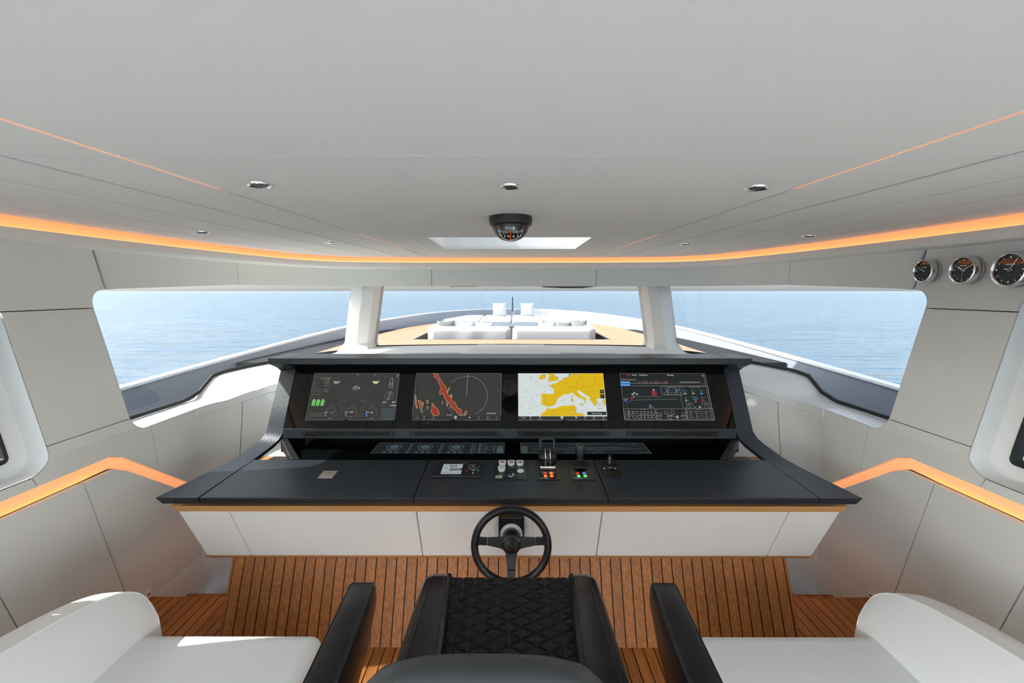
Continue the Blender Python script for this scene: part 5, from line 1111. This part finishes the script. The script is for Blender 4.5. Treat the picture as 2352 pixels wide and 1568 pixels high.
for s, nm, fo in ((-1, 'left', 1), (1, 'right', 0)):
    t = empty('deck_sofa', (s * .7, 7.5, .56)); tag(t, '%s half of the white outdoor sofa on the foredeck, seen from behind' % nm, 'sofa', 'white foredeck sofa halves')
    xa, xb_ = (.012, 1.32)
    cushion(MB(), min(s * xa, s * xb_), max(s * xa, s * xb_), 7.22, 7.46, .86, 1.178, .05, folds=fo).build('sofa_back', M_CUSH, t, smooth=2)
    cushion(MB(), min(s * .012, s * 1.32), max(s * .012, s * 1.32), 7.46, 8.0, .80, .96, .04).build('sofa_seat', M_CUSH, t, smooth=2)
    MB().box(min(s * .03, s * 1.40), max(s * .03, s * 1.40), 7.25, 8.7, .56, .80).build('sofa_base', M_BLKP, t)
    pa = [(1.20, 7.46), (1.36, 7.46), (1.36, 8.75), (1.20, 8.75)]
    cushion(MB(), min(s * 1.16, s * 1.37), max(s * 1.16, s * 1.37), 7.40, 8.72, .86, 1.185, .05).build('sofa_arm', M_CUSH, t, smooth=2)
def pillow(name, c, w_, h_, th, tilt, rz, m, label, grp):
    rows = []; n = 12
    V = []; Fc = []
    for side in (1, -1):
        for j in range(n + 1):
            for i in range(n + 1):
                u, v = i / n * 2 - 1, j / n * 2 - 1; e = (1 - abs(u) ** 2.5) * (1 - abs(v) ** 2.5); pin = 1 - .07 * (1 - abs(u)) * (abs(v) ** 2) ; pin2 = 1 - .07 * (1 - abs(v)) * (abs(u) ** 2)
                V.append(Vector((u * w_ / 2 * pin2, side * th / 2 * e ** .6, v * h_ / 2 * pin)))
    K = (n + 1) ** 2
    for sd_i in (0, 1):
        for j in range(n):
            for i in range(n):
                a = sd_i * K + j * (n + 1) + i; q = (a, a + 1, a + n + 2, a + n + 1); Fc.append(q if sd_i else q[::-1])
    Mx_ = Matrix.Translation(c) @ Matrix.Rotation(rz, 4, 'Z') @ Matrix.Rotation(tilt, 4, 'X')
    o = MB().add([Mx_ @ v for v in V], Fc).build(name, m, smooth=2); tag(o, label, 'pillow', grp); return o
G_ = 'scatter pillows on the foredeck sofa'
pillow('scatter_pillow', (-1.10, 7.60, 1.085), .30, .36, .14, R(-22), R(10), M_CUSHG, 'grey scatter pillow at the left end of the foredeck sofa', G_)
pillow('scatter_pillow', (-.79, 7.60, 1.075), .30, .34, .14, R(-24), R(-6), M_CUSH, 'white scatter pillow next to the grey one at left end of sofa', G_)
pillow('scatter_pillow', (-.47, 7.60, 1.07), .31, .34, .14, R(-26), R(-10), M_CUSH, 'white scatter pillow on left sofa half, nearest the dark table', G_)
pillow('scatter_pillow', (.60, 7.60, 1.075), .30, .34, .14, R(-24), R(8), M_CUSH, 'white scatter pillow on right sofa half, nearest the dark table', G_)
pillow('scatter_pillow', (.88, 7.60, 1.07), .26, .34, .14, R(-26), R(4), M_CUSHG, 'grey scatter pillow between two others on right sofa half', G_)
pillow('scatter_pillow', (1.13, 7.59, 1.085), .24, .36, .14, R(-20), R(-12), M_CUSHG, 'grey scatter pillow at the right end of the foredeck sofa', G_)
dt = empty('deck_table', (0, 8.1, .56)); tag(dt, 'dark low table standing between foredeck sofa and sun pad', 'table')
tp = [(-.62, 7.78), (-.5, 7.70), (.5, 7.70), (.62, 7.78), (.62, 8.42), (.5, 8.5), (-.5, 8.5), (-.62, 8.42)]
MB().prism([(x, y, 1.12) for x, y in tp], (0, 0, .03)).build('table_top', M_TABLE, dt, bevel=.004)
for x in (-.3, .3): MB().lathe([(.14, .56), (.14, .575), (.03, .58), (.03, 1.12)], Matrix.Translation((x, 8.1, 0)), 20, False).build('table_leg', M_BLKP, dt)
# sun pad: four cushions
for s, nm in ((-1, 'left'), (1, 'right')):
    o = cushion(MB(), min(s * .008, s * .62), max(s * .008, s * .62), 8.75, 10.5, 1.02, 1.20, .05).build('sunpad_cushion', M_CUSH, smooth=2); tag(o, '%s inner white cushion of the bow sun pad' % nm, 'sun pad', 'white sun pad cushions at the bow')
    mb = MB(); rws = []
    poly_ = [(.64, 8.75), (1.22, 8.75), (1.36, 9.0), (1.05, 10.4), (.64, 10.5)]
    for z_, e in ((1.02, .03), (1.05, .004), (1.08, 0), (1.15, 0), (1.185, .012), (1.20, .05)): rws.append([(s * x, y, z_) for x, y in inset(poly_, e)])
    o = mb.loft(rws).build('sunpad_cushion', M_CUSH, smooth=1); tag(o, '%s outer white cushion of the bow sun pad' % nm, 'sun pad', 'white sun pad cushions at the bow')
sp_b = MB().prism([(x, y, .56) for x, y in [(-1.25, 8.85), (1.25, 8.85), (1.25, 9.6), (1.0, 10.28), (-1.0, 10.28), (-1.25, 9.6)]], (0, 0, .459)).build('sunpad_platform', M_CAPW); tag(sp_b, 'white base block under the bow sun pad', 'platform')
pillow('sunpad_pillow', (-.27, 10.0, 1.345), .30, .29, .14, R(-12), 0, M_CUSH, 'square white pillow standing on the sun pad, left of the flagstaff', 'square pillows on the sun pad')
pillow('sunpad_pillow', (.34, 10.0, 1.345), .30, .29, .14, R(-12), 0, M_CUSH, 'square white pillow standing on the sun pad, right of the flagstaff', 'square pillows on the sun pad')
fs = MB().tube([(.01, 12.45, 1.20), (.01, 12.45, 1.40), (.01, 12.45, 1.585)], [.022, .02, .018], 10).build('flagstaff', mat('dark_pole', (.03, .05, .08), .4)); tag(fs, 'short dark flagstaff standing at the tip of the bow', 'flagstaff')
# wipers parked at the top of the centre window
for i, (x0, x1, lab, big) in enumerate(((-.62, -.30, 'thin parked wiper at top left of the centre window', 0), (.32, .92, 'broad black parked wiper at top right of the centre window', 1))):
    t = empty('windscreen_wiper', ((x0 + x1) / 2, 4.70, 1.80)); tag(t, lab, 'wiper', 'wipers of the centre window')
    d_ = .022 if big else .008
    MB().loft([[(x0, 4.69, 1.788), (x0, 4.71, 1.788), (x0, 4.71, 1.806), (x0, 4.69, 1.806)], [((x0 + x1) / 2 - .1, 4.69, 1.80 - d_), ((x0 + x1) / 2 - .1, 4.72, 1.80 - d_), ((x0 + x1) / 2 - .1, 4.72, 1.81), ((x0 + x1) / 2 - .1, 4.69, 1.81)], [((x0 + x1) / 2 + .1, 4.69, 1.80 - d_), ((x0 + x1) / 2 + .1, 4.72, 1.80 - d_), ((x0 + x1) / 2 + .1, 4.72, 1.81), ((x0 + x1) / 2 + .1, 4.69, 1.81)], [(x1, 4.69, 1.800), (x1, 4.71, 1.800), (x1, 4.71, 1.806), (x1, 4.69, 1.806)]]).build('wiper_blade', M_RUB if big else mat('wiper_brown', (.35, .28, .2), .5), t)
    MB().box((x0 + x1) / 2 - .03, (x0 + x1) / 2 + .03, 4.695, 4.715, 1.80, 1.90).build('wiper_arm', M_RUB, t)
# sea
sm = bpy.data.materials.new('sea_water'); sm.use_nodes = True; n = sm.node_tree.nodes; L = sm.node_tree.links; p = n['Principled BSDF']
n.remove(p)
df = n.new('ShaderNodeBsdfDiffuse'); df.inputs[0].default_value = (.07, .145, .215, 1); p = n.new('ShaderNodeBsdfGlossy'); p.inputs['Roughness'].default_value = .13; p.inputs[0].default_value = (.95, .98, 1, 1)
fw = n.new('ShaderNodeLayerWeight'); fw.inputs[0].default_value = .25; mw = n.new('ShaderNodeMapRange'); mw.inputs[3].default_value = .08; mw.inputs[4].default_value = .80; L.new(fw.outputs['Fresnel'], mw.inputs[0])
ms = n.new('ShaderNodeMixShader'); L.new(mw.outputs[0], ms.inputs[0]); L.new(df.outputs[0], ms.inputs[1]); L.new(p.outputs[0], ms.inputs[2]); L.new(ms.outputs[0], n['Material Output'].inputs[0])
tc = n.new('ShaderNodeTexCoord'); mp = n.new('ShaderNodeMapping'); mp.inputs['Scale'].default_value = (.05, .22, 1); L.new(tc.outputs['Object'], mp.inputs['Vector'])
n1 = n.new('ShaderNodeTexNoise'); n1.inputs['Scale'].default_value = 1; n1.inputs['Detail'].default_value = 6; n1.inputs['Roughness'].default_value = .55; L.new(mp.outputs[0], n1.inputs['Vector'])
bp = n.new('ShaderNodeBump'); bp.inputs['Strength'].default_value = 1; bp.inputs['Distance'].default_value = 1.6; L.new(n1.outputs[0], bp.inputs['Height']); L.new(bp.outputs[0], p.inputs['Normal']); L.new(bp.outputs[0], fw.inputs['Normal']); L.new(bp.outputs[0], df.inputs['Normal'])
sea = MB().add([(-9000, -9000, -4), (9000, -9000, -4), (9000, 14000, -4), (-9000, 14000, -4)], [(0, 1, 2, 3)]).build('sea', sm, kind='stuff', fix=False)
tag(sea, 'calm rippled blue sea reaching to the horizon', 'sea')
